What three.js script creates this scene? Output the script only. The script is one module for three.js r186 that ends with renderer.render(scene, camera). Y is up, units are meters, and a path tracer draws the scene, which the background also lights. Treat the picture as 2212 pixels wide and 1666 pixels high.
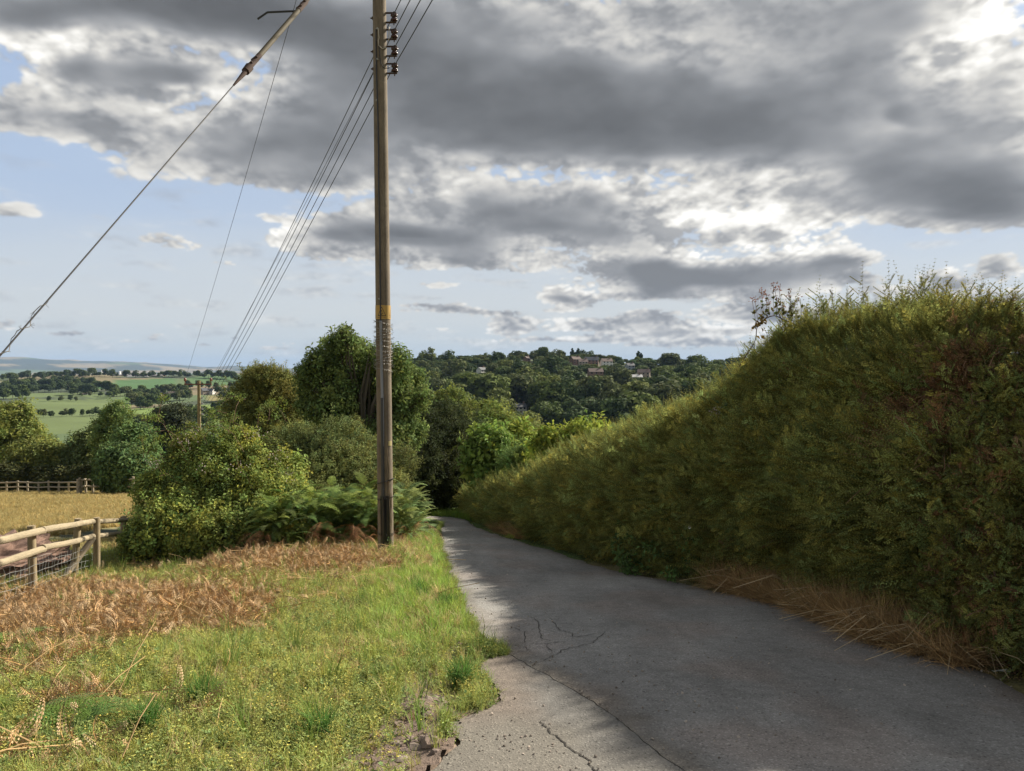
import * as THREE from 'three';
import { mergeGeometries } from 'three/addons/utils/BufferGeometryUtils.js';
import { createNoise2D, createNoise3D } from 'simplex-noise';

// ------------------------------------------------------------------ camera, sky, sun, exposure
const scene = new THREE.Scene();
const EYE = 1.6, F = 1599, CU = 1106, CV = 833, HV = 800;      // photo measured on a 2212 x 1666 grid
const PITCH = -Math.atan((CV - HV) / F);
const camera = new THREE.PerspectiveCamera(2 * Math.atan(CV / F) * 180 / Math.PI, 1024 / 771, 0.05, 40000);
camera.position.set(0, EYE, 0); camera.rotation.x = PITCH;
const EXPOSURE = 2.06;
const renderer = new THREE.WebGLRenderer({ antialias: true });
renderer.toneMapping = THREE.LinearToneMapping; renderer.toneMappingExposure = EXPOSURE;
renderer.shadowMap.enabled = true;
const SUN_AZ = 50 * Math.PI / 180, SUN_EL = 33.2 * Math.PI / 180;
const SUN = new THREE.Vector3(Math.sin(SUN_AZ) * Math.cos(SUN_EL), Math.sin(SUN_EL), -Math.cos(SUN_AZ) * Math.cos(SUN_EL));
const sun = new THREE.DirectionalLight(new THREE.Color().setRGB(1, 0.91, 0.76), 4.6);
sun.name = 'sun'; sun.target.position.set(0, 0, -12); sun.position.copy(SUN).multiplyScalar(120).add(sun.target.position);
sun.castShadow = true; sun.shadow.radius = 2.2; sun.shadow.mapSize.set(4096, 4096);
Object.assign(sun.shadow.camera, { left: -60, right: 60, top: 60, bottom: -60, near: 1, far: 300 });
scene.add(sun, sun.target);

// ------------------------------------------------------------------ random numbers and noise
const rngOf = (s) => () => { s = (s + 0x6d2b79f5) | 0; let t = Math.imul(s ^ (s >>> 15), 1 | s); t = (t + Math.imul(t ^ (t >>> 7), 61 | t)) ^ t; return ((t ^ (t >>> 14)) >>> 0) / 4294967296; };
let rnd = rngOf(7);
const rr = (a, b) => a + (b - a) * rnd();
const gauss = () => (rnd() + rnd() + rnd() + rnd() - 2) * 0.9;
const n2 = createNoise2D(rngOf(11)), n2b = createNoise2D(rngOf(12)), n3 = createNoise3D(rngOf(13));
const fbm = (x, y, o = 5, g = 0.5, l = 2.05) => { let a = 0, w = 1, t = 0; for (let i = 0; i < o; i++) { a += w * n2(x, y); t += w; w *= g; x = x * l + 17.3; y = y * l - 9.1; } return a / t; };
const clamp = (x, a = 0, b = 1) => Math.min(b, Math.max(a, x));
const sm = (a, b, x) => { const t = clamp((x - a) / (b - a)); return t * t * (3 - 2 * t); };
const mix = (a, b, t) => a + (b - a) * t;
const table = (pts) => (x) => {                                   // smooth curve through points
  const n = pts.length; if (x <= pts[0][0]) return pts[0][1]; if (x >= pts[n - 1][0]) return pts[n - 1][1];
  let i = 0; while (x > pts[i + 1][0]) i++;
  const [x0, y0] = pts[i], [x1, y1] = pts[i + 1], h = x1 - x0, t = (x - x0) / h;
  const s = (j) => j <= 0 || j >= n - 1 ? 0 : (() => { const a = (pts[j][1] - pts[j - 1][1]) / (pts[j][0] - pts[j - 1][0]), b = (pts[j + 1][1] - pts[j][1]) / (pts[j + 1][0] - pts[j][0]); return a * b <= 0 ? 0 : 2 * a * b / (a + b); })();
  const m0 = i === 0 ? (y1 - y0) / h : s(i), m1 = i + 1 === n - 1 ? (y1 - y0) / h : s(i + 1);
  const t2 = t * t, t3 = t2 * t;
  return (2 * t3 - 3 * t2 + 1) * y0 + (t3 - 2 * t2 + t) * h * m0 + (-2 * t3 + 3 * t2) * y1 + (t3 - t2) * h * m1;
};
const lin = (pts) => (x) => { const n = pts.length; if (x <= pts[0][0]) return pts[0][1]; for (let i = 0; i < n - 1; i++) if (x <= pts[i + 1][0]) return mix(pts[i][1], pts[i + 1][1], (x - pts[i][0]) / (pts[i + 1][0] - pts[i][0])); return pts[n - 1][1]; };
const V = (x, y, z) => new THREE.Vector3(x, y, z);

// ------------------------------------------------------------------ the sky: air and a broken deck of cumulus
// [u, v, half width, half height, thickness]; bases are flatter than tops
const CLOUDS = [
  [330, 30, 330, 70, 1.2], [560, 70, 260, 90, 1.0], [800, 110, 260, 90, 0.85], [760, 200, 180, 60, 0.5], [1080, 170, 260, 110, 0.75], [1300, 230, 260, 100, 0.7], [1450, 310, 330, 75, 0.9], [1650, 270, 220, 110, 0.7], [1120, 270, 260, 70, 0.65], [1700, 110, 260, 120, 0.5], [1350, 40, 420, 70, 0.4], [950, 30, 200, 60, 0.45],
  [130, 165, 60, 34, 0.5], [240, 185, 150, 46, 0.85], [370, 205, 100, 34, 0.6], [60, 270, 200, 60, 0.5], [230, 280, 160, 50, 0.36], [30, 110, 90, 60, 0.34], [20, 50, 140, 60, 0.4], [2210, 190, 110, 120, 0.42], [900, 250, 200, 80, 0.4], [1900, 60, 150, 90, 0.3], [200, 90, 130, 40, 0.22], [480, 330, 230, 62, 0.62], [640, 300, 200, 80, 0.55], [800, 340, 200, 80, 0.6], [640, 385, 170, 26, 0.35],
  [40, 465, 70, 30, 0.4], [360, 528, 90, 20, 0.32], [500, 575, 46, 13, 0.25], [420, 545, 40, 12, 0.2], [600, 465, 60, 12, 0.24],
  [760, 500, 120, 48, 0.75], [880, 520, 150, 52, 0.95], [1010, 555, 110, 34, 0.75], [620, 515, 44, 28, 0.34], [930, 430, 120, 40, 0.3], [1090, 430, 130, 52, 0.55], [1190, 490, 190, 48, 1.0], [1330, 530, 120, 36, 0.6], [1270, 440, 90, 40, 0.4], [1190, 572, 70, 18, 0.36], [1120, 590, 80, 12, 0.25],
  [1340, 410, 50, 28, 0.32], [1430, 460, 60, 30, 0.34], [1560, 420, 150, 46, 0.36], [1600, 500, 120, 50, 0.42], [1720, 470, 90, 50, 0.34], [1420, 590, 130, 36, 0.8], [1560, 615, 170, 36, 1.05], [1690, 585, 80, 44, 0.55], [1810, 570, 70, 44, 0.75], [1400, 640, 90, 20, 0.5], [1640, 680, 120, 22, 0.75], [1770, 610, 60, 24, 0.35],
  [1960, 430, 240, 56, 1.0], [2150, 440, 170, 60, 0.9], [2120, 350, 190, 66, 0.5], [1850, 360, 150, 60, 0.5], [2000, 300, 180, 70, 0.4], [2060, 230, 200, 90, 0.34], [1900, 200, 160, 90, 0.4], [2120, 70, 120, 90, 0.4], [1960, 60, 120, 90, 0.42], [1980, 250, 34, 20, 0.28],
  [970, 672, 95, 12, 0.6], [1060, 680, 50, 9, 0.4], [1225, 650, 62, 26, 0.85], [955, 612, 40, 9, 0.45], [950, 715, 24, 5, 0.4], [1100, 708, 52, 17, 0.7], [1310, 705, 130, 15, 0.6], [1250, 735, 200, 9, 0.5], [1450, 722, 120, 17, 0.7], [1560, 745, 180, 10, 0.55], [1400, 690, 80, 14, 0.55], [1600, 715, 60, 12, 0.5],
  [1860, 612, 46, 12, 0.55], [1960, 640, 120, 18, 0.5], [2050, 612, 50, 26, 0.65], [2170, 580, 60, 30, 0.6], [2200, 640, 90, 18, 0.5],
  [140, 722, 46, 8, 0.45], [10, 700, 40, 14, 0.5], [70, 690, 30, 7, 0.3], [270, 738, 40, 7, 0.35], [330, 730, 24, 6, 0.3], [430, 745, 36, 7, 0.35], [600, 752, 45, 7, 0.4], [520, 735, 24, 5, 0.28],
  [300, -150, 420, 90, 0.8], [900, -120, 420, 90, 0.7], [1500, -140, 420, 100, 0.6], [2050, -180, 330, 100, 0.5], [600, -330, 500, 120, 0.6], [1400, -380, 560, 140, 0.6], [800, -600, 700, 200, 0.6], [1800, -600, 600, 200, 0.7],
];
const tone = lin([[0.1, 0.64], [0.3, 0.6], [0.5, 0.47], [0.7, 0.36], [0.95, 0.26], [1.3, 0.185], [1.7, 0.15], [2.2, 0.135]]);
const BRIGHT = [[40, 130, 110, 90, 0.2], [190, 110, 120, 40, 0.22], [420, 250, 120, 50, 0.14], [970, 415, 60, 28, 0.28], [1335, 410, 55, 32, 0.4], [1430, 465, 60, 30, 0.4], [1640, 440, 170, 60, 0.3], [1700, 520, 90, 50, 0.3], [1560, 545, 120, 24, 0.2], [2120, 65, 110, 100, 0.75], [1980, 250, 50, 34, 0.6], [1400, 715, 300, 30, 0.14], [1240, 632, 60, 26, 0.16], [610, 505, 40, 26, 0.25], [2050, 600, 60, 20, 0.2]];   // thin cloud lit from behind
const SW = 4096, SH = 2048;
(function buildSky() {
  const px = new Float32Array(SW * SH * 4), A = 35.2 * Math.PI / 180;
  const zen = lin([[-900, 0.37], [0, 0.4], [300, 0.44], [450, 0.5], [560, 0.6], [680, 0.645], [760, 0.58], [800, 0.54]]);
  const zeng = lin([[-900, 0.49], [0, 0.52], [300, 0.56], [450, 0.6], [560, 0.665], [680, 0.685], [760, 0.645], [800, 0.615]]);
  const zenb = lin([[-900, 0.72], [0, 0.74], [300, 0.755], [450, 0.75], [560, 0.735], [680, 0.705], [760, 0.685], [800, 0.66]]);
  for (let j = 0; j < SH; j++) {
    const el = ((j + 0.5) / SH - 0.5) * Math.PI;
    if (el < -0.02) { for (let i = 0; i < SW; i++) { const o = (j * SW + i) * 4; px[o] = 0.2 / EXPOSURE; px[o + 1] = 0.21 / EXPOSURE; px[o + 2] = 0.19 / EXPOSURE; px[o + 3] = 1; } continue; }
    const e = Math.max(el, 0.0), te = Math.tan(Math.min(e, 1.35)), ce = Math.cos(el), se = Math.sin(el);
    for (let i = 0; i < SW; i++) {
      const ph = ((i + 0.5) / SW - 0.5) * 2 * Math.PI;             // x = cos, z = sin
      const dx = Math.cos(ph) * ce, dz = Math.sin(ph) * ce, az = Math.atan2(dx, -dz);
      let m = (az + A) % (4 * A); if (m < 0) m += 4 * A; const af = m < 2 * A ? m - A : 3 * A - m;   // the deck goes on round the sky as it is in view
      let u = CU + F * Math.tan(af), v = HV - F * te / Math.cos(af);
      const q = 1 / (Math.max(se, 0) + 0.055), qx = dx * q, qz = dz * q;
      const s = clamp((830 - v) / 520, 0.06, 1.1);
      const w1 = fbm(qx * 0.55, qz * 0.55, 4), w2 = fbm(qx * 0.55 + 40, qz * 0.55 + 7, 4);
      u += 95 * s * w1; v += 48 * s * w2;
      v = Math.max(v, -900);
      let D = v < -300 ? 0.55 * sm(-300, -800, v) : 0;
      for (const c of CLOUDS) {
        const a = (u - c[0]) / c[2]; if (a > 2.3 || a < -2.3) continue; const b = v - c[1], bb = b / (b > 0 ? c[3] * 0.72 : c[3] * 1.15), r2 = a * a + bb * bb;
        if (r2 < 5) D += c[4] * Math.exp(-r2 * 1.1);
      }
      const fx = az * 1000 / 150, fy = e * 1000 / 74;               // billows: a coarse set overhead, a finer one towards the horizon
      const hi = sm(330, 640, v), na = fbm(fx, fy, 7, 0.55), nf = hi > 0.01 ? fbm(fx * 3.1 + 9, fy * 3.6, 6, 0.6) : 0;
      const nb = mix(na, nf, hi * 0.8), nc = fbm(fx + 0.16, fy + 0.24, 5, 0.56), bil = Math.abs(fbm(fx * 2.3 + 5, fy * 2.3 - 3, 4, 0.45)) * 2;
      const bl2 = hi > 0.01 ? mix(bil, Math.abs(fbm(fx * 4.2 + 5, fy * 4.4 - 3, 4, 0.45)) * 2, hi) : bil;
      const bl3 = Math.abs(fbm(fx * mix(2.3, 4.2, hi) + 5 + 0.1, fy * mix(2.3, 4.4, hi) - 3 + 0.32, 3, 0.45)) * 2;
      const edge = D + (mix(0.24, 0.26, hi) * nb + 0.26 * (bl2 - 0.36)) * sm(0.03, 0.3, D);
      const al = sm(mix(0.18, 0.19, hi), mix(0.33, 0.28, hi), edge);
      const nl = fbm(fx * 0.8, fy * 0.8, 3), Dl = D + mix(0.15 * nb + 0.1 * (0.4 - bl2), 0.34 * nl + 0.05 * nb, sm(0.45, 0.85, D)), lo = sm(0.35, 1.25, Dl);
      const relief = clamp((na - nc) * 0.75 + 0.12 * hi * nf + mix(0.16, 0.24, hi) * (bl2 - bl3), -0.38, 0.38) * (1 - 0.85 * sm(0.45, 0.95, D));
      const ang = Math.acos(clamp(dx * SUN.x + se * SUN.y + dz * SUN.z, -1, 1)) * 180 / Math.PI;
      const glow = Math.exp(-ang / 13), veil = Math.exp(-Math.pow(ang / 9, 2));
      let L = tone(Dl) * (1 + relief);
      for (const c of BRIGHT) { const a = (u - c[0]) / c[2], b = (v - c[1]) / c[3], r2 = a * a + b * b; if (r2 < 5) L += c[4] * Math.exp(-r2) * (1 - lo) * (1 - lo) * (1 + 2 * relief); }
      L += (1 - lo) * (0.4 * glow + 3.2 * veil) + 0.2 * glow;
      const t = sm(0.2, 0.75, L);
      let r = L * mix(0.95, 1.015, t), g = L * mix(0.99, 0.995, t), b = L * mix(1.05, 0.945, t);
      const cr = zen(v) + 0.5 * glow + 2.4 * veil, cg = zeng(v) + 0.48 * glow + 2.3 * veil, cb = zenb(v) + 0.42 * glow + 2.1 * veil;
      const wisp = 0.48 * sm(0.0, 0.7, fbm(az * 5 + 3, e * 26, 5, 0.55)) * sm(250, 500, v);
      const k = Math.max(wisp, 0.95 * al + 0.1 * clamp(D * 2)), hz = sm(760, 800, v) * 0.5;
      const kk = clamp(k) * (1 - hz);
      const o = (j * SW + i) * 4;
      px[o] = mix(cr, r, kk) / EXPOSURE; px[o + 1] = mix(cg, g, kk) / EXPOSURE; px[o + 2] = mix(cb, b, kk) / EXPOSURE; px[o + 3] = 1;
    }
  }
  const sky = new THREE.DataTexture(px, SW, SH, THREE.RGBAFormat, THREE.FloatType);
  sky.mapping = THREE.EquirectangularReflectionMapping; sky.magFilter = THREE.LinearFilter; sky.needsUpdate = true;
  scene.background = sky; scene.environment = sky;
})();

// ------------------------------------------------------------------ photo grid <-> place
const cp = Math.cos(PITCH), sp = Math.sin(PITCH);
const dirOf = (u, v) => { const x = (u - CU) / F, y = -(v - CV) / F; return V(x, y * cp + sp, -(cp - y * sp)); };   // not normalised
const at = (u, v, d) => { const r = dirOf(u, v); return V(r.x * d / -r.z, EYE + r.y * d / -r.z, -d); };          // point seen at u, v whose depth ahead is d
const proj = (x, y, z) => { const Y = y - EYE, yc = Y * cp + z * sp, zc = z * cp - Y * sp; return [CU + F * x / -zc, CV - F * yc / -zc]; };

// ------------------------------------------------------------------ the lie of the land
const profL = table([[-80, 9], [-12, 1.5], [0, 0], [8, -1.0], [14, -1.76], [20, -2.62], [30, -4.1], [60, -8.4], [100, -14.2], [200, -26.5], [300, -31], [420, -32], [650, -31.5], [900, -28.5], [1200, -20], [1480, -9], [1700, -13], [2300, -62], [3200, -96], [6000, -99], [14000, -99]]);
const profR = table([[-80, 9], [-12, 1.5], [0, 0], [8, -1.0], [14, -1.76], [20, -2.62], [30, -4.1], [60, -8.4], [100, -15], [200, -30], [290, -38], [340, -35], [450, -22], [600, -8], [720, 2], [800, 5.5], [1000, 6], [1500, 0], [2300, -60], [3200, -96], [14000, -99]]);
const farHill = table([[-0.75, 320], [-0.69, 300], [-0.55, 240], [-0.44, 170], [-0.36, 140], [-0.29, 122], [-0.2, 110], [0.9, 100]]);
function H(x, z, micro = true) {
  const d = -z, a = d > 1 ? x / d : 0, w = sm(-0.24, -0.13, a);
  let h = mix(profL(d), profR(d), w);
  h -= 0.44 * sm(3.5, 7.2, -x) * (1 - sm(22, 45, d)) * sm(2, 8, d);
  h += 0.5 * sm(4.6, 6.5, x) * (1 - sm(20, 60, d));
  if (d > 250) { h += (n2(x / 160, z / 160) * 2.2 + n2(x / 60, z / 60) * 0.8) * sm(250, 500, d) * (d < 2600 ? 1 : 0.4); }
  if (d > 400 && d < 2300) h += w * sm(430, 720, d) * (1 - sm(1200, 2200, d)) * (7.5 * Math.exp(-(((a - 0.03) / 0.13) ** 2)) - 5 * sm(0.12, 0.34, a));   // the hill is a dome
  if (d > 1000 && d < 2400) h += n2(x / 420 + 3, 7) * 5 * (1 - w) * sm(1000, 1400, d);
  if (d > 5200) { const t = sm(6000, 12500, d); h += t * farHill(a) + (1 - w) * t * (fbm(x / 1700, z / 1700, 4) * 45) * (0.25 + clamp(farHill(a) / 120)); }
  if (micro && d < 80) h += (fbm(x * 0.45, z * 0.45, 3) * 0.06 + fbm(x * 2.1, z * 2.1, 2) * 0.018) * (d < 30 ? 1 : 2);
  return h;
}
const G = (u, v) => {                                              // where the ray through u, v meets the land
  const r = dirOf(u, v); r.multiplyScalar(1 / -r.z); let a = 0.5, b = 0.5;
  for (; b < 14000; b *= 1.03) { if (EYE + r.y * b < H(r.x * b, -b, false)) break; a = b; }
  for (let i = 0; i < 40; i++) { const m = (a + b) / 2; if (EYE + r.y * m < H(r.x * m, -m, false)) b = m; else a = m; }
  return V(r.x * a, H(r.x * a, -a, false), -a);
};
const inPoly = (x, z, p) => { let c = false; for (let i = 0, j = p.length - 1; i < p.length; j = i++) if ((p[i].z > z) !== (p[j].z > z) && x < (p[j].x - p[i].x) * (z - p[i].z) / (p[j].z - p[i].z) + p[i].x) c = !c; return c; };
const polyG = (pts) => pts.map(([u, v]) => G(u, v));

// ------------------------------------------------------------------ naming, geometry and material helpers
const names = {};
const numbered = (n) => { const k = names[n] = (names[n] ?? -1) + 1; return k ? n + '_' + String(k).padStart(3, '0') : n; };
const tag = (o, label, category, group, kind) => { Object.assign(o.userData, { label, category }); if (group) o.userData.group = group; if (kind) o.userData.kind = kind; return o; };
const structure = (name, geo, mat) => { const m = new THREE.Mesh(geo, mat); m.name = numbered(name); m.userData.kind = 'structure'; scene.add(m); return m; };
const thing = (name, label, category, p, group) => { const g = new THREE.Group(); g.name = numbered(name); if (p) g.position.copy(p); scene.add(g); return tag(g, label, category, group); };
const part = (name, geo, mat, parent) => { const m = new THREE.Mesh(geo, mat); m.name = name; parent.add(m); return m; };
class GB {
  constructor() { this.p = []; this.c = []; this.uv = []; this.hasC = false; }
  tri(a, b, c, col) { for (const v of [a, b, c]) { this.p.push(v.x, v.y, v.z); this.uv.push(v.u ?? 0, v.w ?? 0); if (col) { this.hasC = true; this.c.push(col[0], col[1], col[2]); } else this.c.push(1, 1, 1); } return this; }
  quad(a, b, c, d, col) { return this.tri(a, b, c, col).tri(a, c, d, col); }
  leaf(o, dir, nrm, len, wid, fold = 0.25, col) {
    const d = dir.clone().normalize(), s = new THREE.Vector3().crossVectors(d, nrm).normalize(), n = new THREE.Vector3().crossVectors(s, d);
    const m = o.clone().addScaledVector(d, len * 0.45).addScaledVector(n, fold * wid), tip = o.clone().addScaledVector(d, len).addScaledVector(n, -fold * wid * 0.6);
    return this.tri(o, m.clone().addScaledVector(s, wid / 2), tip, col).tri(o, tip, m.clone().addScaledVector(s, -wid / 2), col);
  }
  tube(path, rad, seg = 6, col) {
    const rings = path.map((p, i) => {
      const t = path[Math.min(i + 1, path.length - 1)].clone().sub(path[Math.max(i - 1, 0)]).normalize(), a = Math.abs(t.y) < 0.9 ? V(0, 1, 0) : V(1, 0, 0);
      const s = a.cross(t).normalize(), b = t.clone().cross(s), r = typeof rad === 'function' ? rad(i / (path.length - 1)) : rad;
      return Array.from({ length: seg }, (_, k) => { const g = k / seg * 2 * Math.PI, q = p.clone().addScaledVector(s, Math.cos(g) * r).addScaledVector(b, Math.sin(g) * r); return q; });
    });
    for (let i = 0; i < rings.length - 1; i++) for (let k = 0; k < seg; k++) this.quad(rings[i][k], rings[i][(k + 1) % seg], rings[i + 1][(k + 1) % seg], rings[i + 1][k], col);
    for (const [R, f] of [[rings[0], 1], [rings[rings.length - 1], 0]]) for (let k = 1; k < seg - 1; k++) f ? this.tri(R[0], R[k + 1], R[k], col) : this.tri(R[0], R[k], R[k + 1], col);
    return this;
  }
  box(x0, x1, y0, y1, z0, z1, col) {
    const P = (i) => V(i & 1 ? x1 : x0, i & 2 ? y1 : y0, i & 4 ? z1 : z0);
    for (const [a, b, c, d] of [[0, 2, 3, 1], [4, 5, 7, 6], [0, 4, 6, 2], [1, 3, 7, 5], [0, 1, 5, 4], [2, 6, 7, 3]]) this.quad(P(a), P(b), P(c), P(d), col);
    return this;
  }
  build() {
    const g = new THREE.BufferGeometry(); g.setAttribute('position', new THREE.Float32BufferAttribute(this.p, 3));
    if (this.hasC) g.setAttribute('color', new THREE.Float32BufferAttribute(this.c, 3));
    g.setAttribute('uv', new THREE.Float32BufferAttribute(this.uv, 2)); g.computeVertexNormals(); return g;
  }
}
const lc = (r, g, b) => new THREE.Color().setRGB(r, g, b);
const std = (c, roughness = 0.9, extra = {}) => new THREE.MeshStandardMaterial({ color: c, roughness, ...extra });
const leafMat = (c, t = 0.35, roughness = 1) => new THREE.MeshPhysicalMaterial({ color: c, roughness, transmission: t, thickness: 0, side: THREE.DoubleSide, specularIntensity: 0.3 });
const glossLeaf = (c, roughness = 0.42) => new THREE.MeshStandardMaterial({ color: c, roughness, side: THREE.DoubleSide });
const noiseTex = (n, f, rep) => { const d = new Uint8Array(n * n * 4); for (let j = 0; j < n; j++) for (let i = 0; i < n; i++) { const c = f(i / n, j / n, i, j), o = (j * n + i) * 4; for (let k = 0; k < 3; k++) d[o + k] = clamp((c.length ? c[k] : c), 0, 1) * 255; d[o + 3] = 255; } const t = new THREE.DataTexture(d, n, n); t.wrapS = t.wrapT = THREE.RepeatWrapping; t.magFilter = THREE.LinearFilter; t.minFilter = THREE.LinearMipmapLinearFilter; t.needsUpdate = true; if (rep) t.repeat.set(rep, rep); return t; };
const tiled = (f, s) => { const TW = Math.PI * 2; return (x, y, o = 4) => { let a = 0, w = 1, t = 0, k = f; for (let i = 0; i < o; i++) { const cx = Math.cos(x * TW) * k / TW, sx = Math.sin(x * TW) * k / TW, cy = Math.cos(y * TW) * k / TW; a += w * n3(cx + s + i * 7, sx - s, cy * 1 + Math.sin(y * TW) * k / TW * 1.7); t += w; w *= 0.6; k *= 2.1; } return a / t; }; };
const copies = (name, geo, mat, list, parent, kind = 'stuff') => {   // list of [Matrix4, Color?]
  const m = new THREE.InstancedMesh(geo, mat, list.length); m.name = name; list.forEach(([x, c], i) => { m.setMatrixAt(i, x); if (c) m.setColorAt(i, c); }); if (kind) m.userData.kind = kind; (parent ?? scene).add(m); return m;
};
const UPV = V(0, 1, 0), Q1 = new THREE.Quaternion(), Q2 = new THREE.Quaternion();
const pose = (p, dir, s, twist = rnd() * 6.283, sy) => { Q1.setFromUnitVectors(UPV, dir.clone().normalize()); Q2.setFromAxisAngle(UPV, twist); Q1.multiply(Q2); return new THREE.Matrix4().compose(p, Q1, V(s, sy ?? s, s)); };
const poseYZ = (p, y, z, s) => { const Y = y.clone().normalize(), X = new THREE.Vector3().crossVectors(Y, z).normalize(); if (X.lengthSq() < 0.1) X.set(1, 0, 0); const Z = new THREE.Vector3().crossVectors(X, Y); return new THREE.Matrix4().makeBasis(X, Y, Z).scale(V(s, s, s)).setPosition(p); };
const vary = (c, b = 0.25, y = 0.12) => { const k = 1 + rr(-b, b), h = rr(-y, y); return lc(c[0] * k * (1 + h), c[1] * k, c[2] * k * (1 - h)); };

// ------------------------------------------------------------------ the lane: pairs of left and right edge points
const g2 = (u, v) => { const p = G(u, v); return [p.x, p.z]; };
const PAIRS = [
  [[4.6, 6], [9.2, 4.5]], [[3.2, 1.6], [6.9, 0.4]], [[2.0, -1.4], [5.4, -2.4]], [g2(1480, 1666), g2(2330, 1545)], [g2(1300, 1530), g2(2110, 1452)], [g2(1190, 1465), g2(1860, 1362)], [g2(1100, 1412), g2(1690, 1308)],
  [g2(1035, 1358), g2(1500, 1268)], [g2(990, 1275), g2(1300, 1226)], [g2(966, 1215), g2(1180, 1188)], [g2(954, 1175), g2(1080, 1158)], [g2(949, 1148), g2(1025, 1137)], [g2(952, 1133), g2(1000, 1123)], [[-3.2, -22.6], [-2.3, -24.6]], [[-6, -24.2], [-5.2, -27]], [[-11, -26], [-10, -29]],
];
const cL = new THREE.CatmullRomCurve3(PAIRS.map(([a]) => V(a[0], 0, a[1])), false, 'centripetal'), cR = new THREE.CatmullRomCurve3(PAIRS.map(([, b]) => V(b[0], 0, b[1])), false, 'centripetal');
const NR = 330, laneL = [], laneR = [];
for (let i = 0; i <= NR; i++) { laneL.push(cL.getPoint(i / NR)); laneR.push(cR.getPoint(i / NR)); }
for (let i = 0; i <= NR; i++) {                                    // ragged, crumbling edges
  const t = laneL[i], q = i / NR; if (q > 6 / 15) { t.x += fbm(t.z * 1.3, 3, 4) * 0.09; } else t.x += fbm(t.z * 5, 8, 4) * 0.02;
  laneR[i].x += fbm(laneR[i].z * 1.1, 9, 4) * 0.1;
}
const lanePoly = [...laneL, ...laneR.slice().reverse()];
const APRON = [[1470, 1690], [1480, 1668], [1300, 1532], [1190, 1467], [1101, 1414], [1072, 1418], [1040, 1431], [1030, 1447], [1052, 1466], [1076, 1492], [1082, 1514], [1040, 1534], [972, 1561], [976, 1590], [1000, 1606], [960, 1640], [900, 1700], [800, 1800], [1600, 1800]];
const apronPoly = [...laneL.filter((p) => p.z < -1.3 && p.z > G(1100, 1412).z).map((p, i) => V(p.x - 0.004 - 0.009 * Math.abs(n2(i * 1.7, 4)), 0, p.z)), ...polyG(APRON.slice(5))], laneJoint = apronPoly.length - APRON.length + 5;
const raster = (poly) => {                                          // poly as a 2 cm grid, filled row by row
  const X0 = -12, Z0 = -30, ST = 0.02, W = 1150, N = 1900, g = new Uint8Array(W * N);
  for (let j = 0; j < N; j++) { const z = Z0 + (j + 0.5) * ST, xs = []; for (let a = 0, b = poly.length - 1; a < poly.length; b = a++) if ((poly[a].z > z) !== (poly[b].z > z)) xs.push((poly[b].x - poly[a].x) * (z - poly[a].z) / (poly[b].z - poly[a].z) + poly[a].x); xs.sort((a, b) => a - b); for (let k = 0; k + 1 < xs.length; k += 2) for (let i = Math.max(0, Math.round((xs[k] - X0) / ST)); i < Math.min(W, Math.round((xs[k + 1] - X0) / ST)); i++) g[j * W + i] = 1; }
  return (x, z) => { const i = Math.floor((x - X0) / ST), j = Math.floor((z - Z0) / ST); return i >= 0 && j >= 0 && i < W && j < N && g[j * W + i] === 1; };
};
const grown = (f, r) => (x, z) => { for (let k = 0; k < 8; k++) if (f(x + Math.cos(k * 0.785) * r, z + Math.sin(k * 0.785) * r)) return true; return f(x, z); };
const onLane = raster(lanePoly), onApron = raster(apronPoly), laneWide = grown(onLane, 0.1), apronWide = grown(onApron, 0.06);

// ------------------------------------------------------------------ ground colours by what grows there
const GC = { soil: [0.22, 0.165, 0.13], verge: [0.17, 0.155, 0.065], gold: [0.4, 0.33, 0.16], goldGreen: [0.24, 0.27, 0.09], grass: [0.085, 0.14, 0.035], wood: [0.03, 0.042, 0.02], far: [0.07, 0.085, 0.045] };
const FIELDS = [   // [outline on the photo grid, colour] of the fields across the valley
  [[[60, 938], [280, 936], [285, 905], [240, 862], [60, 862], [40, 900]], [0.12, 0.17, 0.05]],
  [[[0, 862], [330, 858], [330, 848], [0, 848]], [0.11, 0.16, 0.05]],
  [[[285, 925], [560, 900], [560, 868], [400, 878], [280, 884]], [0.15, 0.23, 0.04]],
  [[[455, 866], [640, 866], [640, 852], [455, 855]], [0.24, 0.21, 0.08]],
  [[[190, 842], [370, 842], [380, 818], [250, 822]], [0.06, 0.15, 0.04]],
  [[[365, 846], [510, 850], [505, 832], [390, 832]], [0.2, 0.16, 0.09]],
  [[[400, 832], [540, 836], [520, 815], [400, 815]], [0.07, 0.15, 0.04]],
  [[[0, 842], [120, 838], [120, 820], [0, 822]], [0.07, 0.12, 0.04]],
].map(([p, c]) => [polyG(p), c]);
const cellAt = (x, z, s) => { let b = 1e9, id = 0; const cx = Math.floor(x / s), cz = Math.floor(z / s); for (let i = -1; i < 2; i++) for (let j = -1; j < 2; j++) { const hx = n2b(cx + i + 0.37, (cz + j) * 1.7), hz = n2b((cx + i) * 1.3 - 4, cz + j + 0.61), X = (cx + i + 0.5 + hx * 0.45) * s, Z = (cz + j + 0.5 + hz * 0.45) * s, q = (X - x) ** 2 + (Z - z) ** 2; if (q < b) { b = q; id = n2b(X * 0.013, Z * 0.017); } } return id; };
const fieldNear = polyG([[-500, 1195], [-150, 1195], [310, 1130], [312, 1062], [0, 1058], [-500, 1056]]);
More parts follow.
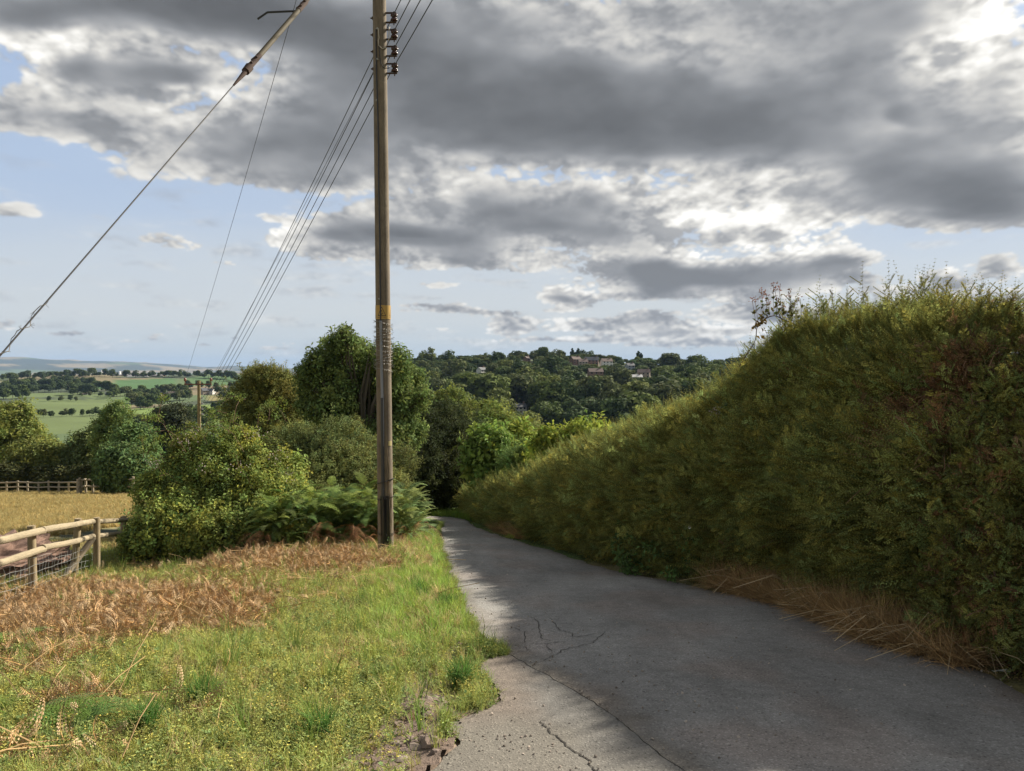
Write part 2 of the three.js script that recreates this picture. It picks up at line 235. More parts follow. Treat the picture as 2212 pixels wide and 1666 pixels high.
const bareSoil = (x, z) => { const [u, v] = proj(x, H(x, z, false), z); const g = (a, b, c, d) => Math.exp(-(((u - a) / c) ** 2) - (((v - b) / d) ** 2)); return clamp(1.1 * g(900, 1590, 85, 60) + 1.1 * g(985, 1405, 36, 34) + 1.0 * g(925, 1500, 60, 40) + g(880, 1660, 120, 40) + 0.5 * g(560, 1640, 60, 20) + 0.45 * g(820, 1650, 40, 30) + 0.35 * fbm(x * 2, z * 2, 3)); };
function groundColor(x, z) {
  const d = -z;
  if (d < 9 && (apronWide(x, z) || (x > -2.4 && d > 1.5 && bareSoil(x, z) > 0.35))) return GC.soil;
  if (d < 12 && (d < 8 || x > -7.6)) return GC.verge;
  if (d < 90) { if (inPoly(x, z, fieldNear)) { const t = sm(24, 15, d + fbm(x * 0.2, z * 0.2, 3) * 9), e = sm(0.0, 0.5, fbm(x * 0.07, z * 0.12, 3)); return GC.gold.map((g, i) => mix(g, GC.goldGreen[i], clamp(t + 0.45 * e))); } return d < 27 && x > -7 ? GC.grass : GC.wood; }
  for (const [p, c] of FIELDS) if (inPoly(x, z, p)) { const k = 1 + 0.14 * fbm(x / 40, z / 40, 3); return c.map((q) => q * k); }
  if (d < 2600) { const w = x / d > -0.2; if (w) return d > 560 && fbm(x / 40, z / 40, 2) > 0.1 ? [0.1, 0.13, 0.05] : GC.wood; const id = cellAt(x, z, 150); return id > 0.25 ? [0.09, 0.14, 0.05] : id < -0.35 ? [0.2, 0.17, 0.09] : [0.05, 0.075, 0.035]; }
  const id = cellAt(x, z * 0.55, 520), id2 = cellAt(x + 300, z * 0.6, 260);
  return id > 0.38 ? [0.26, 0.21, 0.12] : id > 0.1 ? [0.1, 0.15, 0.06] : id2 > 0.45 ? [0.24, 0.2, 0.13] : [0.045, 0.062, 0.035];
}
(function buildGround() {
  const rings = []; for (let r = 0.6; r < 250; r *= 1.038) rings.push(r); for (let r = 250; r < 1700; r *= 1.014) rings.push(r); for (let r = 1700; r < 14500; r *= 1.022) rings.push(r);
  const angs = []; for (let a = -180; a < -44; a += 4) angs.push(a); for (let a = -44; a < 44; a += 0.42) angs.push(a); for (let a = 44; a <= 180.01; a += 4) angs.push(a);
  const pos = [], col = [], uv = [], idx = [], W = angs.length;
  for (const r of rings) for (const a of angs) {
    const t = a * Math.PI / 180, c = Math.cos(t), far = sm(60, 200, r), k = far > 0 && Math.abs(a) < 60 ? mix(1, 1 / Math.max(c, 0.4), far) : 1, x = Math.sin(t) * r * k, z = -c * r * k;
    let y = H(x, z);
    if (r < 40) { if (onLane(x, z) || (onApron(x + 0.06, z) && onApron(x - 0.06, z) && onApron(x, z + 0.06) && onApron(x, z - 0.06))) y -= 0.09; else if (apronWide(x, z)) y = H(x, z, false) - 0.012; else if (laneWide(x, z)) y -= 0.02; }
    pos.push(x, y, z); const g = groundColor(x, z); col.push(...g); uv.push(x / 3.1, z / 3.1);
  }
  for (let i = 0; i < rings.length - 1; i++) for (let j = 0; j < W - 1; j++) { const a = i * W + j, b = a + 1, c = a + W, e = c + 1; idx.push(a, b, c, b, e, c); }
  const ctr = pos.length / 3; pos.push(0, H(0, 0), 0); col.push(...GC.verge); uv.push(0, 0); for (let j = 0; j < W - 1; j++) idx.push(ctr, j + 1, j);
  const g = new THREE.BufferGeometry(); g.setAttribute('position', new THREE.Float32BufferAttribute(pos, 3)); g.setAttribute('color', new THREE.Float32BufferAttribute(col, 3)); g.setAttribute('uv', new THREE.Float32BufferAttribute(uv, 2)); g.setIndex(idx); g.computeVertexNormals();
  for (let i = 0; i < g.attributes.normal.count; i++) if (g.attributes.normal.getY(i) < 0) { const n = g.attributes.normal; n.setXYZ(i, -n.getX(i), -n.getY(i), -n.getZ(i)); }
  const tn = tiled(9, 4), tn2 = tiled(40, 21), t = noiseTex(512, (x, y) => { const v = 0.86 + 0.22 * tn(x, y, 4) + 0.3 * tn2(x, y, 3); return [v, v * 0.99, v * 0.95]; });
  structure('ground', g, new THREE.MeshStandardMaterial({ vertexColors: true, map: t, bumpMap: t, bumpScale: 0.03, roughness: 0.97, side: THREE.DoubleSide }));
})();

// ------------------------------------------------------------------ asphalt
const an = tiled(16, 2), ag = rngOf(5);
const aspTex = (() => {                                              // chippings of 4 to 14 mm set in bitumen
  const n = 1024, v = new Float32Array(n * n); for (let j = 0; j < n; j++) for (let i = 0; i < n; i++) v[j * n + i] = 0.66 + 0.1 * an(i / n, j / n, 4) + 0.14 * (ag() - 0.5);
  for (let k = 0; k < 42000; k++) { const cx = ag() * n, cy = ag() * n, r = 1.2 + 2.6 * ag() * ag(), t = (ag() - 0.42) * 1.15; for (let y = Math.floor(cy - r); y <= cy + r; y++) for (let x = Math.floor(cx - r); x <= cx + r; x++) if ((x - cx) ** 2 + (y - cy) ** 2 < r * r) v[((y + n) % n) * n + (x + n) % n] += t * 0.55; }
  return noiseTex(n, (x, y, i, j) => { const k = clamp(v[j * n + i], 0.2, 1.3); return [k * 1.01, k, k * 0.98]; });
})();
const aspMat = (extra = {}) => new THREE.MeshStandardMaterial({ vertexColors: true, map: aspTex, bumpMap: aspTex, bumpScale: 0.007, roughness: 0.93, ...extra });
const soilTex = (() => { const a = tiled(12, 31), b = rngOf(8); return noiseTex(256, (x, y) => 0.72 + 0.3 * a(x, y, 4) + 0.25 * (b() - 0.5)); })();
(function buildLane() {
  const M = 44, pos = [], col = [], uv = [], idx = [], lift = 0.012;
  for (let i = 0; i <= NR; i++) for (let j = 0; j <= M; j++) {
    const t = j / M, x = mix(laneL[i].x, laneR[i].x, t), z = mix(laneL[i].z, laneR[i].z, t), edge = Math.min(t, 1 - t);
    pos.push(x, H(x, z, false) + lift + fbm(x * 0.5, z * 0.5, 2) * 0.012 + 0.03 * Math.sin(Math.PI * t) - (edge === 0 ? 0.006 : 0), z);
    const big = fbm(x * 0.35 + 2, z * 0.35, 4), wear = fbm(x * 1.7, z * 0.55, 3), dirt = sm(0.1, 0, edge + 0.05 * fbm(x * 3, z * 3, 3)), k = 0.335 * (1 + 0.3 * big + 0.2 * wear + 0.16 * fbm(x * 7, z * 7, 3));
    const red = sm(-0.1, 0.6, fbm(x * 0.6 + 30, z * 0.6, 3));
    col.push(mix(k * (1.0 + 0.07 * red), 0.19, dirt * 0.6), mix(k * (0.985 - 0.02 * red), 0.16, dirt * 0.6), mix(k * (0.965 - 0.06 * red), 0.125, dirt * 0.6)); uv.push(x / 2.4, z / 2.4);
  }
  for (let i = 0; i < NR; i++) for (let j = 0; j < M; j++) { const a = i * (M + 1) + j, c = a + M + 1; idx.push(a, a + 1, c, a + 1, c + 1, c); }
  const base = pos.length / 3;                                     // skirts down into the ground along both edges
  for (let i = 0; i <= NR; i++) for (const j of [0, M]) for (const y of [0, -0.12]) { const a = (i * (M + 1) + j) * 3; pos.push(pos[a], pos[a + 1] + y, pos[a + 2]); col.push(col[a], col[a + 1], col[a + 2]); uv.push(pos[a] / 2.4, pos[a + 2] / 2.4 + y); }
  for (let i = 0; i < NR; i++) for (const k of [0, 2]) { const a = base + i * 4 + k, c = a + 4; idx.push(a, c, a + 1, c, c + 1, a + 1); }
  const g = new THREE.BufferGeometry(); g.setAttribute('position', new THREE.Float32BufferAttribute(pos, 3)); g.setAttribute('color', new THREE.Float32BufferAttribute(col, 3)); g.setAttribute('uv', new THREE.Float32BufferAttribute(uv, 2)); g.setIndex(idx); g.computeVertexNormals();
  const lane = structure('lane', g, aspMat({ side: THREE.DoubleSide }));
  // cracks: thin dark ribbons laid along the broken joints
  const crackMat = std(lc(0.05, 0.045, 0.04), 1);
  const crack = (pts, w) => {
    const P = []; for (let k = 0; k < pts.length - 1; k++) for (let s = 0; s < 8; s++) { const t = s / 8, p = G(mix(pts[k][0], pts[k + 1][0], t), mix(pts[k][1], pts[k + 1][1], t)); p.x += rr(-0.016, 0.016); p.z += rr(-0.016, 0.016); P.push(p); }
    const gb = new GB(); let last = null;
    P.forEach((p, i) => { const q = P[Math.min(i + 1, P.length - 1)], o = P[Math.max(i - 1, 0)], t = q.clone().sub(o).setY(0).normalize(), n = V(-t.z, 0, t.x), ww = w * (0.5 + 0.9 * rnd()) * Math.min(1, Math.min(i + 1, P.length - i) / 5), f = (x) => { x.y = laneY(x.x, x.z) + 0.004; return x; }; const a = f(p.clone().addScaledVector(n, ww)), b = f(p.clone().addScaledVector(n, -ww)); if (last) gb.quad(last[0], a, b, last[1]); last = [a, b]; });
    part('crack', gb.build(), crackMat, lane);
  };
  const laneY = (x, z) => { let bi = 0, bd = 1e9; for (let i = 0; i <= NR; i++) { const cx = (laneL[i].x + laneR[i].x) / 2, cz = (laneL[i].z + laneR[i].z) / 2, q = (cx - x) ** 2 + (cz - z) ** 2; if (q < bd) { bd = q; bi = i; } } const L = laneL[bi], R = laneR[bi], t = clamp(((x - L.x) * (R.x - L.x) + (z - L.z) * (R.z - L.z)) / ((R.x - L.x) ** 2 + (R.z - L.z) ** 2)); return H(x, z, false) + lift + fbm(x * 0.5, z * 0.5, 2) * 0.012 + 0.03 * Math.sin(Math.PI * t); };
  for (const c of [
    [[1150, 1340], [1165, 1352], [1168, 1380], [1172, 1388], [1192, 1392]], [[1185, 1340], [1210, 1370], [1238, 1378], [1240, 1386], [1310, 1376]], [[1110, 1360], [1135, 1372], [1130, 1400]], [[1145, 1396], [1180, 1398], [1260, 1390]],
    [[1312, 1372], [1280, 1398], [1215, 1412], [1190, 1425], [1165, 1437]], [[1180, 1397], [1195, 1420]], [[1100, 1360], [1150, 1352]], [[1120, 1395], [1150, 1415]], [[1175, 1368], [1210, 1376]], [[1032, 1266], [1090, 1263], [1140, 1265], [1170, 1259]], [[1100, 1385], [1136, 1385]], [[1150, 1338], [1200, 1334]],
  ]) crack(c, 0.0034);
  // the apron, an older sheet split by its own joint
  const split = [[1165, 1560], [1190, 1585], [1245, 1625], [1290, 1666], [1330, 1720]].map(([u, v]) => G(u, v));
  const shape = (poly) => { const s = new THREE.Shape(); poly.forEach((p, i) => i ? s.lineTo(p.x, p.z) : s.moveTo(p.x, p.z)); return s; };
  const res = []; for (let i = 0; i < apronPoly.length; i++) { const a = apronPoly[i], b = apronPoly[(i + 1) % apronPoly.length], n = Math.max(1, Math.round(a.distanceTo(b) / 0.05)); for (let k = 0; k < n; k++) { const q = a.clone().lerp(b, k / n); const r = i >= laneJoint ? 0.035 : 0; q.x += fbm(q.x * 7, q.z * 7, 3) * r; q.z += fbm(q.x * 6 + 4, q.z * 8, 3) * r; res.push(q); } }
  const grid = (keep, name, tone, y0) => {
    const pos2 = [], col2 = [], uv2 = [], idx2 = [], st = 0.045, id = new Map(); const minx = -1.6, maxx = 2.0, minz = -6.6, maxz = -1.6, nx = Math.round((maxx - minx) / st), nz = Math.round((maxz - minz) / st);
    const snap = (x, z) => { let bd = 1e9, r = null; for (let k = 0; k < res.length; k++) { const p = res[k], q = res[(k + 1) % res.length], ex = q.x - p.x, ez = q.z - p.z, t = clamp(((x - p.x) * ex + (z - p.z) * ez) / (ex * ex + ez * ez + 1e-12)), X = p.x + ex * t, Z = p.z + ez * t, e = (X - x) ** 2 + (Z - z) ** 2; if (e < bd) { bd = e; r = [X, Z]; } } return [r, Math.sqrt(bd)]; };
    const full = new Uint8Array((nx + 2) * (nz + 2)), cell = (i, j) => i >= 0 && j >= 0 && i < nx && j < nz && full[i * (nz + 2) + j] === 1;
    for (let i = 0; i < nx; i++) for (let j = 0; j < nz; j++) full[i * (nz + 2) + j] = inPoly(minx + (i + 0.5) * st, minz + (j + 0.5) * st, res) && keep(0, 0) ? 1 : 0;
    const vert = (i, j) => { const k = i * 1000 + j; if (id.has(k)) return id.get(k); let x = minx + i * st, z = minz + j * st; if (!(cell(i, j) && cell(i - 1, j) && cell(i, j - 1) && cell(i - 1, j - 1))) { const [r, bd] = snap(x, z); if (bd < st * 1.5) [x, z] = r; } const v = tone(x, z); pos2.push(x, H(x, z, false) + y0 + fbm(x * 0.5, z * 0.5, 2) * 0.012, z); col2.push(...v); uv2.push(x / 2.4, z / 2.4); id.set(k, pos2.length / 3 - 1); return pos2.length / 3 - 1; };
    for (let i = 0; i < nx; i++) for (let j = 0; j < nz; j++) { if (!cell(i, j)) continue; const a = vert(i, j), b = vert(i + 1, j), c = vert(i, j + 1), e = vert(i + 1, j + 1); idx2.push(a, c, b, b, c, e); }
    const g2_ = new THREE.BufferGeometry(); g2_.setAttribute('position', new THREE.Float32BufferAttribute(pos2, 3)); g2_.setAttribute('color', new THREE.Float32BufferAttribute(col2, 3)); g2_.setAttribute('uv', new THREE.Float32BufferAttribute(uv2, 2)); g2_.setIndex(idx2); g2_.computeVertexNormals(); return structure(name, g2_, aspMat({ side: THREE.DoubleSide }));
  };
  const grav = G(1010, 1660);
  const apron = grid(() => true, 'apron', (x, z) => { const b = fbm(x * 0.9, z * 0.9, 4), r = sm(0.25, -0.15, x - 0.05 + 0.2 * b), k = 0.2 * (1 + 0.3 * b + 0.2 * fbm(x * 8, z * 8, 3)), q = sm(1.15, 0.5, Math.hypot(x - grav.x, (z - grav.z) * 1.2) + 0.25 * b); return [mix(k * (1 + 0.16 * r), 0.21, q), mix(k * (0.97 + 0.0 * r), 0.195, q), mix(k * (0.93 - 0.1 * r), 0.17, q)]; }, 0.005);
  const jm = std(lc(0.03, 0.026, 0.022), 1), jb = new GB(); let last = null;
  for (let k = 0; k < split.length - 1; k++) for (let s = 0; s < 12; s++) { const p = split[k].clone().lerp(split[k + 1], s / 12); p.x += fbm(p.z * 6, 2, 4) * 0.03 + rr(-0.008, 0.008); const w = 0.003 + 0.004 * rnd(), y = H(p.x, p.z, false) + 0.009 + fbm(p.x * 0.5, p.z * 0.5, 2) * 0.012, a = V(p.x - w, y, p.z), b = V(p.x + w, y, p.z); if (last) jb.quad(last[0], last[1], b, a); last = [a, b]; }
  part('crack', jb.build(), jm, apron);
  const fb = new GB(); last = null;                                // soil packed in the joint between lane and apron, a centimetre down
  for (const p of laneL) { if (p.z > -1.2 || p.z < -6.1) continue; const y = H(p.x, p.z, false) - 0.006 + fbm(p.x * 0.5, p.z * 0.5, 2) * 0.012, a = V(p.x - 0.05, y, p.z), b = V(p.x + 0.05, y, p.z); if (last) fb.quad(last[0], last[1], b, a); last = [a, b]; }
  part('joint_soil', fb.build(), new THREE.MeshStandardMaterial({ color: lc(0.13, 0.1, 0.075), map: soilTex, roughness: 1, side: THREE.DoubleSide }), apron);
})();

// ------------------------------------------------------------------ leaves, sprigs, fronds, blades
const rv = () => V(rr(-1, 1), rr(-1, 1), rr(-1, 1));
function sprigGeo(seed, len, pairs, leafL, leafW, branch = 0) {       // a straight shoot with small opposite leaves
  rnd = rngOf(seed); const gb = new GB(), bend = rr(-0.12, 0.12), bz = rr(-0.12, 0.12), P = (t) => V(bend * t * t * len, t * len, bz * t * t * len);
  gb.tube([P(0), P(0.5), P(1)], (t) => 0.0022 * (1.1 - t), 3, [0.5, 0.42, 0.3]);
  for (let i = 0; i < pairs; i++) { const t = (i + 0.6) / pairs, k = 0.65 + 0.5 * Math.sin(Math.PI * Math.min(1, t * 0.8 + 0.2)); for (const s of [-1, 1]) { const a = i * 1.57 + rr(-0.4, 0.4), d = V(Math.cos(a) * s, 0.55 + rr(-0.2, 0.3), Math.sin(a) * s); const c = 0.75 + 0.5 * rnd(); gb.leaf(P(t), d, V(-d.x * 0.5 + rr(-0.3, 0.3), 1, -d.z * 0.5), leafL * k * rr(0.8, 1.2), leafW * k, 0.2, [c, c, c * 0.95]); } }
  for (let b = 0; b < branch; b++) { const t = 0.12 + 0.75 * b / branch, L = len * 0.42 * (1 - t * 0.8), a = b * 2.4, d = V(Math.cos(a) * 0.8, 0.75, Math.sin(a) * 0.8).normalize(), o = P(t); gb.tube([o, o.clone().addScaledVector(d, L)], 0.0015, 3, [0.5, 0.42, 0.3]); const m = Math.round(pairs * 0.5); for (let i = 0; i < m; i++) for (const s of [-1, 1]) { const q = o.clone().addScaledVector(d, L * (i + 0.5) / m), e = d.clone().multiplyScalar(0.5).add(V(-d.z * s, 0.2, d.x * s)); gb.leaf(q, e, V(rr(-.4, .4), 1, rr(-.4, .4)), leafL * 0.8, leafW * 0.8, 0.2, [1, 1, 0.95]); } }
  return gb.build();
}
function plumeGeo(seed, len, n, leafL, leafW) {                        // a flat spray: leader with side shoots, all set with small leaves
  rnd = rngOf(seed); const gb = new GB(), P = (t) => V(0.1 * len * t * t, len * t, 0); gb.tube([P(0), P(0.5), P(1)], (t) => 0.0026 * (1.15 - t), 3, [0.55, 0.42, 0.3]);
  const shoot = (o, d, L, m, lf) => { gb.tube([o, o.clone().addScaledVector(d, L)], 0.0013, 3, [0.55, 0.42, 0.3]); for (let i = 0; i < m; i++) for (const s of [-1, 1]) { const q = o.clone().addScaledVector(d, L * (i + 0.5) / m), e = d.clone().multiplyScalar(0.7).add(V(-d.y * s, d.x * s, rr(-0.6, 0.6))), c = rr(0.7, 1.3); gb.leaf(q, e, V(rr(-.4, .4), rr(-.4, .4), 1), lf * rr(0.8, 1.2), leafW * lf / leafL, 0.2, [c, c, c * 0.94]); } };
  for (let i = 0; i < n; i++) { const t = 0.12 + 0.8 * (i + 0.4) / n, s = i % 2 ? 1 : -1; shoot(P(t), V(s * rr(0.55, 0.85), rr(0.65, 0.9), rr(-0.35, 0.35)).normalize(), len * 0.36 * (1.1 - t) + 0.03, 6, leafL); }
  shoot(P(0.45), V(0.08, 1, 0).normalize(), len * 0.55, 9, leafL * 0.9); return gb.build();
}
function twigGeo(seed, n, len, leafL, leafW, spread = 0.9) {            // a leafy twig end
  rnd = rngOf(seed); const gb = new GB();
  gb.tube([V(0, -len * 0.3, 0), V(0, len, 0)], Math.min(0.004, leafL * 0.07), 3, [0.6, 0.55, 0.42]);
  for (let i = 0; i < n; i++) { const t = i / n, a = i * 2.4 + rr(-0.4, 0.4), o = V(rr(-.02, .02), len * (0.05 + 0.95 * t), rr(-.02, .02)), d = V(Math.cos(a) * spread, rr(-0.15, 0.75), Math.sin(a) * spread), c = 0.72 + 0.55 * rnd(); o.addScaledVector(d, leafL * rr(0.1, 0.5)); gb.leaf(o, d, V(rr(-.5, .5), 1, rr(-.5, .5)), leafL * rr(0.75, 1.2), leafW * rr(0.8, 1.15), 0.18, [c * rr(0.95, 1.08), c, c * 0.92]); }
  return gb.build();
}
function frondGeo(seed, L, pairs, W, fine, curl = 0.9, droop = 0) {    // a bracken frond, base at the origin, leaning along +z as it rises
  rnd = rngOf(seed); const gb = new GB(), P = (t) => V(0, L * (Math.sin(t * curl * 1.57) / Math.max(curl, 0.3) * 0.8), L * (0.15 * t + (1 - Math.cos(t * curl * 1.57)) * 0.75)), T = (t) => P(Math.min(1, t + 0.03)).sub(P(Math.max(0, t - 0.03))).normalize();
  gb.tube([0, 0.2, 0.4, 0.6, 0.8, 1].map(P), (t) => 0.006 * (1.15 - t), 3, [0.9, 0.8, 0.5]);
  for (let i = 0; i < pairs; i++) {
    const t = 0.28 + 0.72 * (i + 0.4) / pairs, w = W * Math.sin(Math.PI * Math.pow(1 - (t - 0.28) / 0.74, 0.75) * 0.55 + 0.06), tg = T(t), c0 = 0.75 + 0.45 * rnd();
    for (const s of [-1, 1]) {
      const d = V(s, 0, 0).addScaledVector(tg, 0.45).add(V(0, rr(-0.15, 0.12) - droop, 0)).normalize(), nr = new THREE.Vector3().crossVectors(V(s, 0, 0), tg).multiplyScalar(-s).normalize(), o = P(t);
      for (let k = 0; k < fine; k++) { const q = (k + 0.5) / fine, b = o.clone().addScaledVector(d, w * q).add(V(0, -droop * w * q * q, 0)), ll = w * 0.2 * (1.1 - q * 0.85) + 0.006, side = new THREE.Vector3().crossVectors(nr, d).normalize(); for (const z of [-1, 1]) { const e = side.clone().multiplyScalar(z).addScaledVector(d, 0.45).normalize(), wv = d.clone().multiplyScalar(w / fine * 0.3), tp = b.clone().addScaledVector(e, ll).addScaledVector(nr, rr(-0.2, 0.1) * ll); const c = c0 * rr(0.85, 1.15); gb.tri(b.clone().sub(wv), b.clone().add(wv), tp, [c, c, c * 0.92]); } }
    }
  }
  return gb.build();
}
function bladeFrond(seed, L, pairs, W, curl) {                          // a tall green frond: pinnae as separate blades
  rnd = rngOf(seed); const gb = new GB(), P = (t) => V(0, L * Math.sin(t * curl * 1.57) / curl * 0.8, L * (0.12 * t + (1 - Math.cos(t * curl * 1.57)) * 0.75)), T = (t) => P(Math.min(1, t + 0.03)).sub(P(Math.max(0, t - 0.03))).normalize();
  gb.tube([0, 0.25, 0.5, 0.75, 1].map(P), (t) => 0.007 * (1.15 - t), 3, [0.9, 0.85, 0.5]);
  for (let i = 0; i < pairs; i++) { const t = 0.3 + 0.7 * (i + 0.4) / pairs, q = (t - 0.3) / 0.7, w = W * Math.pow(1 - q, 0.8) * (0.55 + 0.45 * sm(0, 0.15, q)) + 0.02, tg = T(t); for (const s of [-1, 1]) { const d = V(s, rr(-0.12, 0.1), 0).addScaledVector(tg, 0.5).normalize(), nr = new THREE.Vector3().crossVectors(V(s, 0, 0), tg).multiplyScalar(-s), c = rr(0.7, 1.3); for (let k = 0; k < 4; k++) { const o = P(t).addScaledVector(d, w * k / 4.6), sd = new THREE.Vector3().crossVectors(nr, d).normalize(), ll = w * 0.2 * (1.15 - k / 4.4) + 0.012; for (const z of [-1, 1]) gb.leaf(o, d.clone().multiplyScalar(0.75).addScaledVector(sd, z), nr, ll * 1.5, ll * 0.62, 0.1, [c, c, c * 0.9]); } gb.leaf(P(t).addScaledVector(d, w * 0.6), d, nr, w * 0.42, w * 0.13, 0.1, [c, c, c * 0.9]); } }
  return gb.build();
}
function tuftGeo(seed, n, h, w, lean = 0.5) {
  rnd = rngOf(seed); const gb = new GB();
  for (let i = 0; i < n; i++) { const a = rnd() * 6.283, r = rnd() * 0.035, L = h * rr(0.55, 1.15), ln = lean * rr(0.2, 1.1), o = V(Math.cos(a * 3) * r, -0.01, Math.sin(a * 3) * r), dx = Math.cos(a), dz = Math.sin(a), s = V(-dz, 0, dx).multiplyScalar(w * 0.5), m = o.clone().add(V(dx * ln * L * 0.3, L * 0.58, dz * ln * L * 0.3)), t = o.clone().add(V(dx * ln * L, L * (1 - 0.35 * ln), dz * ln * L)), c = 0.7 + 0.6 * rnd(), C = [c * rr(0.92, 1.12), c, c * 0.9]; gb.quad(o.clone().sub(s), o.clone().add(s), m.clone().addScaledVector(s, 0.75), m.clone().addScaledVector(s, -0.75), C).tri(m.clone().addScaledVector(s, -0.75), m.clone().addScaledVector(s, 0.75), t, C); }
  return gb.build();
}
const vc = (m) => { m.vertexColors = true; return m; };
const M = {
  hedge: vc(leafMat(lc(1, 1, 1), 0.42)), leaf: vc(leafMat(lc(1, 1, 1), 0.36)), gloss: vc(glossLeaf(lc(1, 1, 1), 0.62)), fern: vc(leafMat(lc(1, 1, 1), 0.35)), blade: vc(leafMat(lc(1, 1, 1), 0.35)), dead: vc(std(lc(1, 1, 1), 0.95, { side: THREE.DoubleSide })),
  bark: std(lc(0.11, 0.09, 0.068), 0.95), barkPale: std(lc(0.3, 0.27, 0.22), 0.95), farLeaf: vc(leafMat(lc(1, 1, 1), 0.2)),
};
rnd = rngOf(21);

// ------------------------------------------------------------------ the tall clipped hedge beside the lane
const hedgeTop = lin([[960, 1066], [1000, 1056], [1050, 1042], [1100, 1032], [1150, 1022], [1200, 1004], [1250, 978], [1300, 948], [1350, 918], [1400, 890], [1450, 868], [1500, 847], [1545, 826], [1580, 797], [1610, 768], [1650, 726], [1700, 692], [1760, 678], [1850, 670], [1950, 666], [2050, 658], [2212, 650]]);
const HB = [[7.2, 1.2], [6.0, -1.6], [4.9, -3.6], g2(2230, 1478), g2(2120, 1440), g2(1990, 1408), g2(1850, 1352), g2(1700, 1300), g2(1560, 1268), g2(1400, 1236), g2(1270, 1203), g2(1170, 1172), g2(1085, 1147), g2(1035, 1126), g2(1010, 1113)].map(([x, z]) => V(x, 0, z));
const hc = new THREE.CatmullRomCurve3(HB, false, 'centripetal');
const hedgeAt = (s) => {
  const b = hc.getPoint(s), t = hc.getTangent(s), n = V(t.z, 0, -t.x).normalize(); if (n.x > 0) n.negate();            // n points to the lane
  const back = mix(1.0, 0.3, sm(5.2, 6.4, -b.z)) + 0.75 * sm(8.8, 11.2, -b.z);                  // how far the crest stands behind the foot
  b.addScaledVector(n, -0.12); const y0 = H(b.x, b.z, false), cx = b.clone().addScaledVector(n, -back), u = proj(cx.x, y0 + 2, cx.z)[0];
  const d = -cx.z; const top = d < 2.5 ? 2.1 : EYE + (HV - hedgeTop(u)) / F * d - y0 - 0.26 - 0.3 * sm(6.5, 5, d) - 0.12 * sm(9, 10, d) * sm(14, 12, d);
  const ub = proj(b.x, y0, b.z)[0], gap = Math.exp(-(((ub - 2010) / 30) ** 2)), lump = fbm(s * 26, 3, 3);
  return { back, b, t, n, y0, h: Math.max(0.7, top), gap, lump, u };
};
const PROF = table([[0, -0.12], [0.12, 0.0], [0.3, 0.2], [0.5, 0.32], [0.64, 0.22], [0.77, -0.08], [0.89, -0.5], [1.0, -0.95]]);
const hedgePt = (S, q, inset = 0) => {                               // q 0..1 up the face, 1..1.6 across the top, 1.6..2 down the back
  const k = clamp(S.h / 2.6, 0.45, 1.15); let off, y;
  if (q <= 1) { off = PROF(q); off = (off < 0 && q > 0.6 ? off * S.back / 0.95 : off) * k; y = q * S.h; } else if (q <= 1.6) { const t = (q - 1) / 0.6; off = (-S.back - 0.7 * t) * k; y = S.h * (1 + 0.05 * Math.sin(Math.PI * t)); } else { const t = (q - 1.6) / 0.4; off = (-S.back - 0.7 - 0.25 * Math.sin(t * 3.14)) * k; y = S.h * (1 - t); }
  const c = V(0, 0, 0).addScaledVector(S.n, off - 0.42 * S.gap * (q < 1 ? 1 - sm(0.55, 0.9, q) : 0)).addScaledVector(S.n, (S.lump * 0.16 + 0.1 * n2(S.b.z * 1.1, q * 4)) * (q < 1.2 ? 1 : 0));
  if (inset) { const cen = V(0, S.h * 0.5, 0).addScaledVector(S.n, -0.55 * k); c.y = y; const r = cen.clone().sub(c); r.y *= q > 1 && q < 1.6 ? 1 : 0.15; c.addScaledVector(r.normalize(), inset); y = c.y; }
  return V(S.b.x + c.x, S.y0 + y, S.b.z + c.z);
};
const clippedHedge = thing('clipped_hedge', 'tall overgrown small-leaved hedge with upright shoots and a brown patch along the lane', 'hedge', V(0, 0, 0));
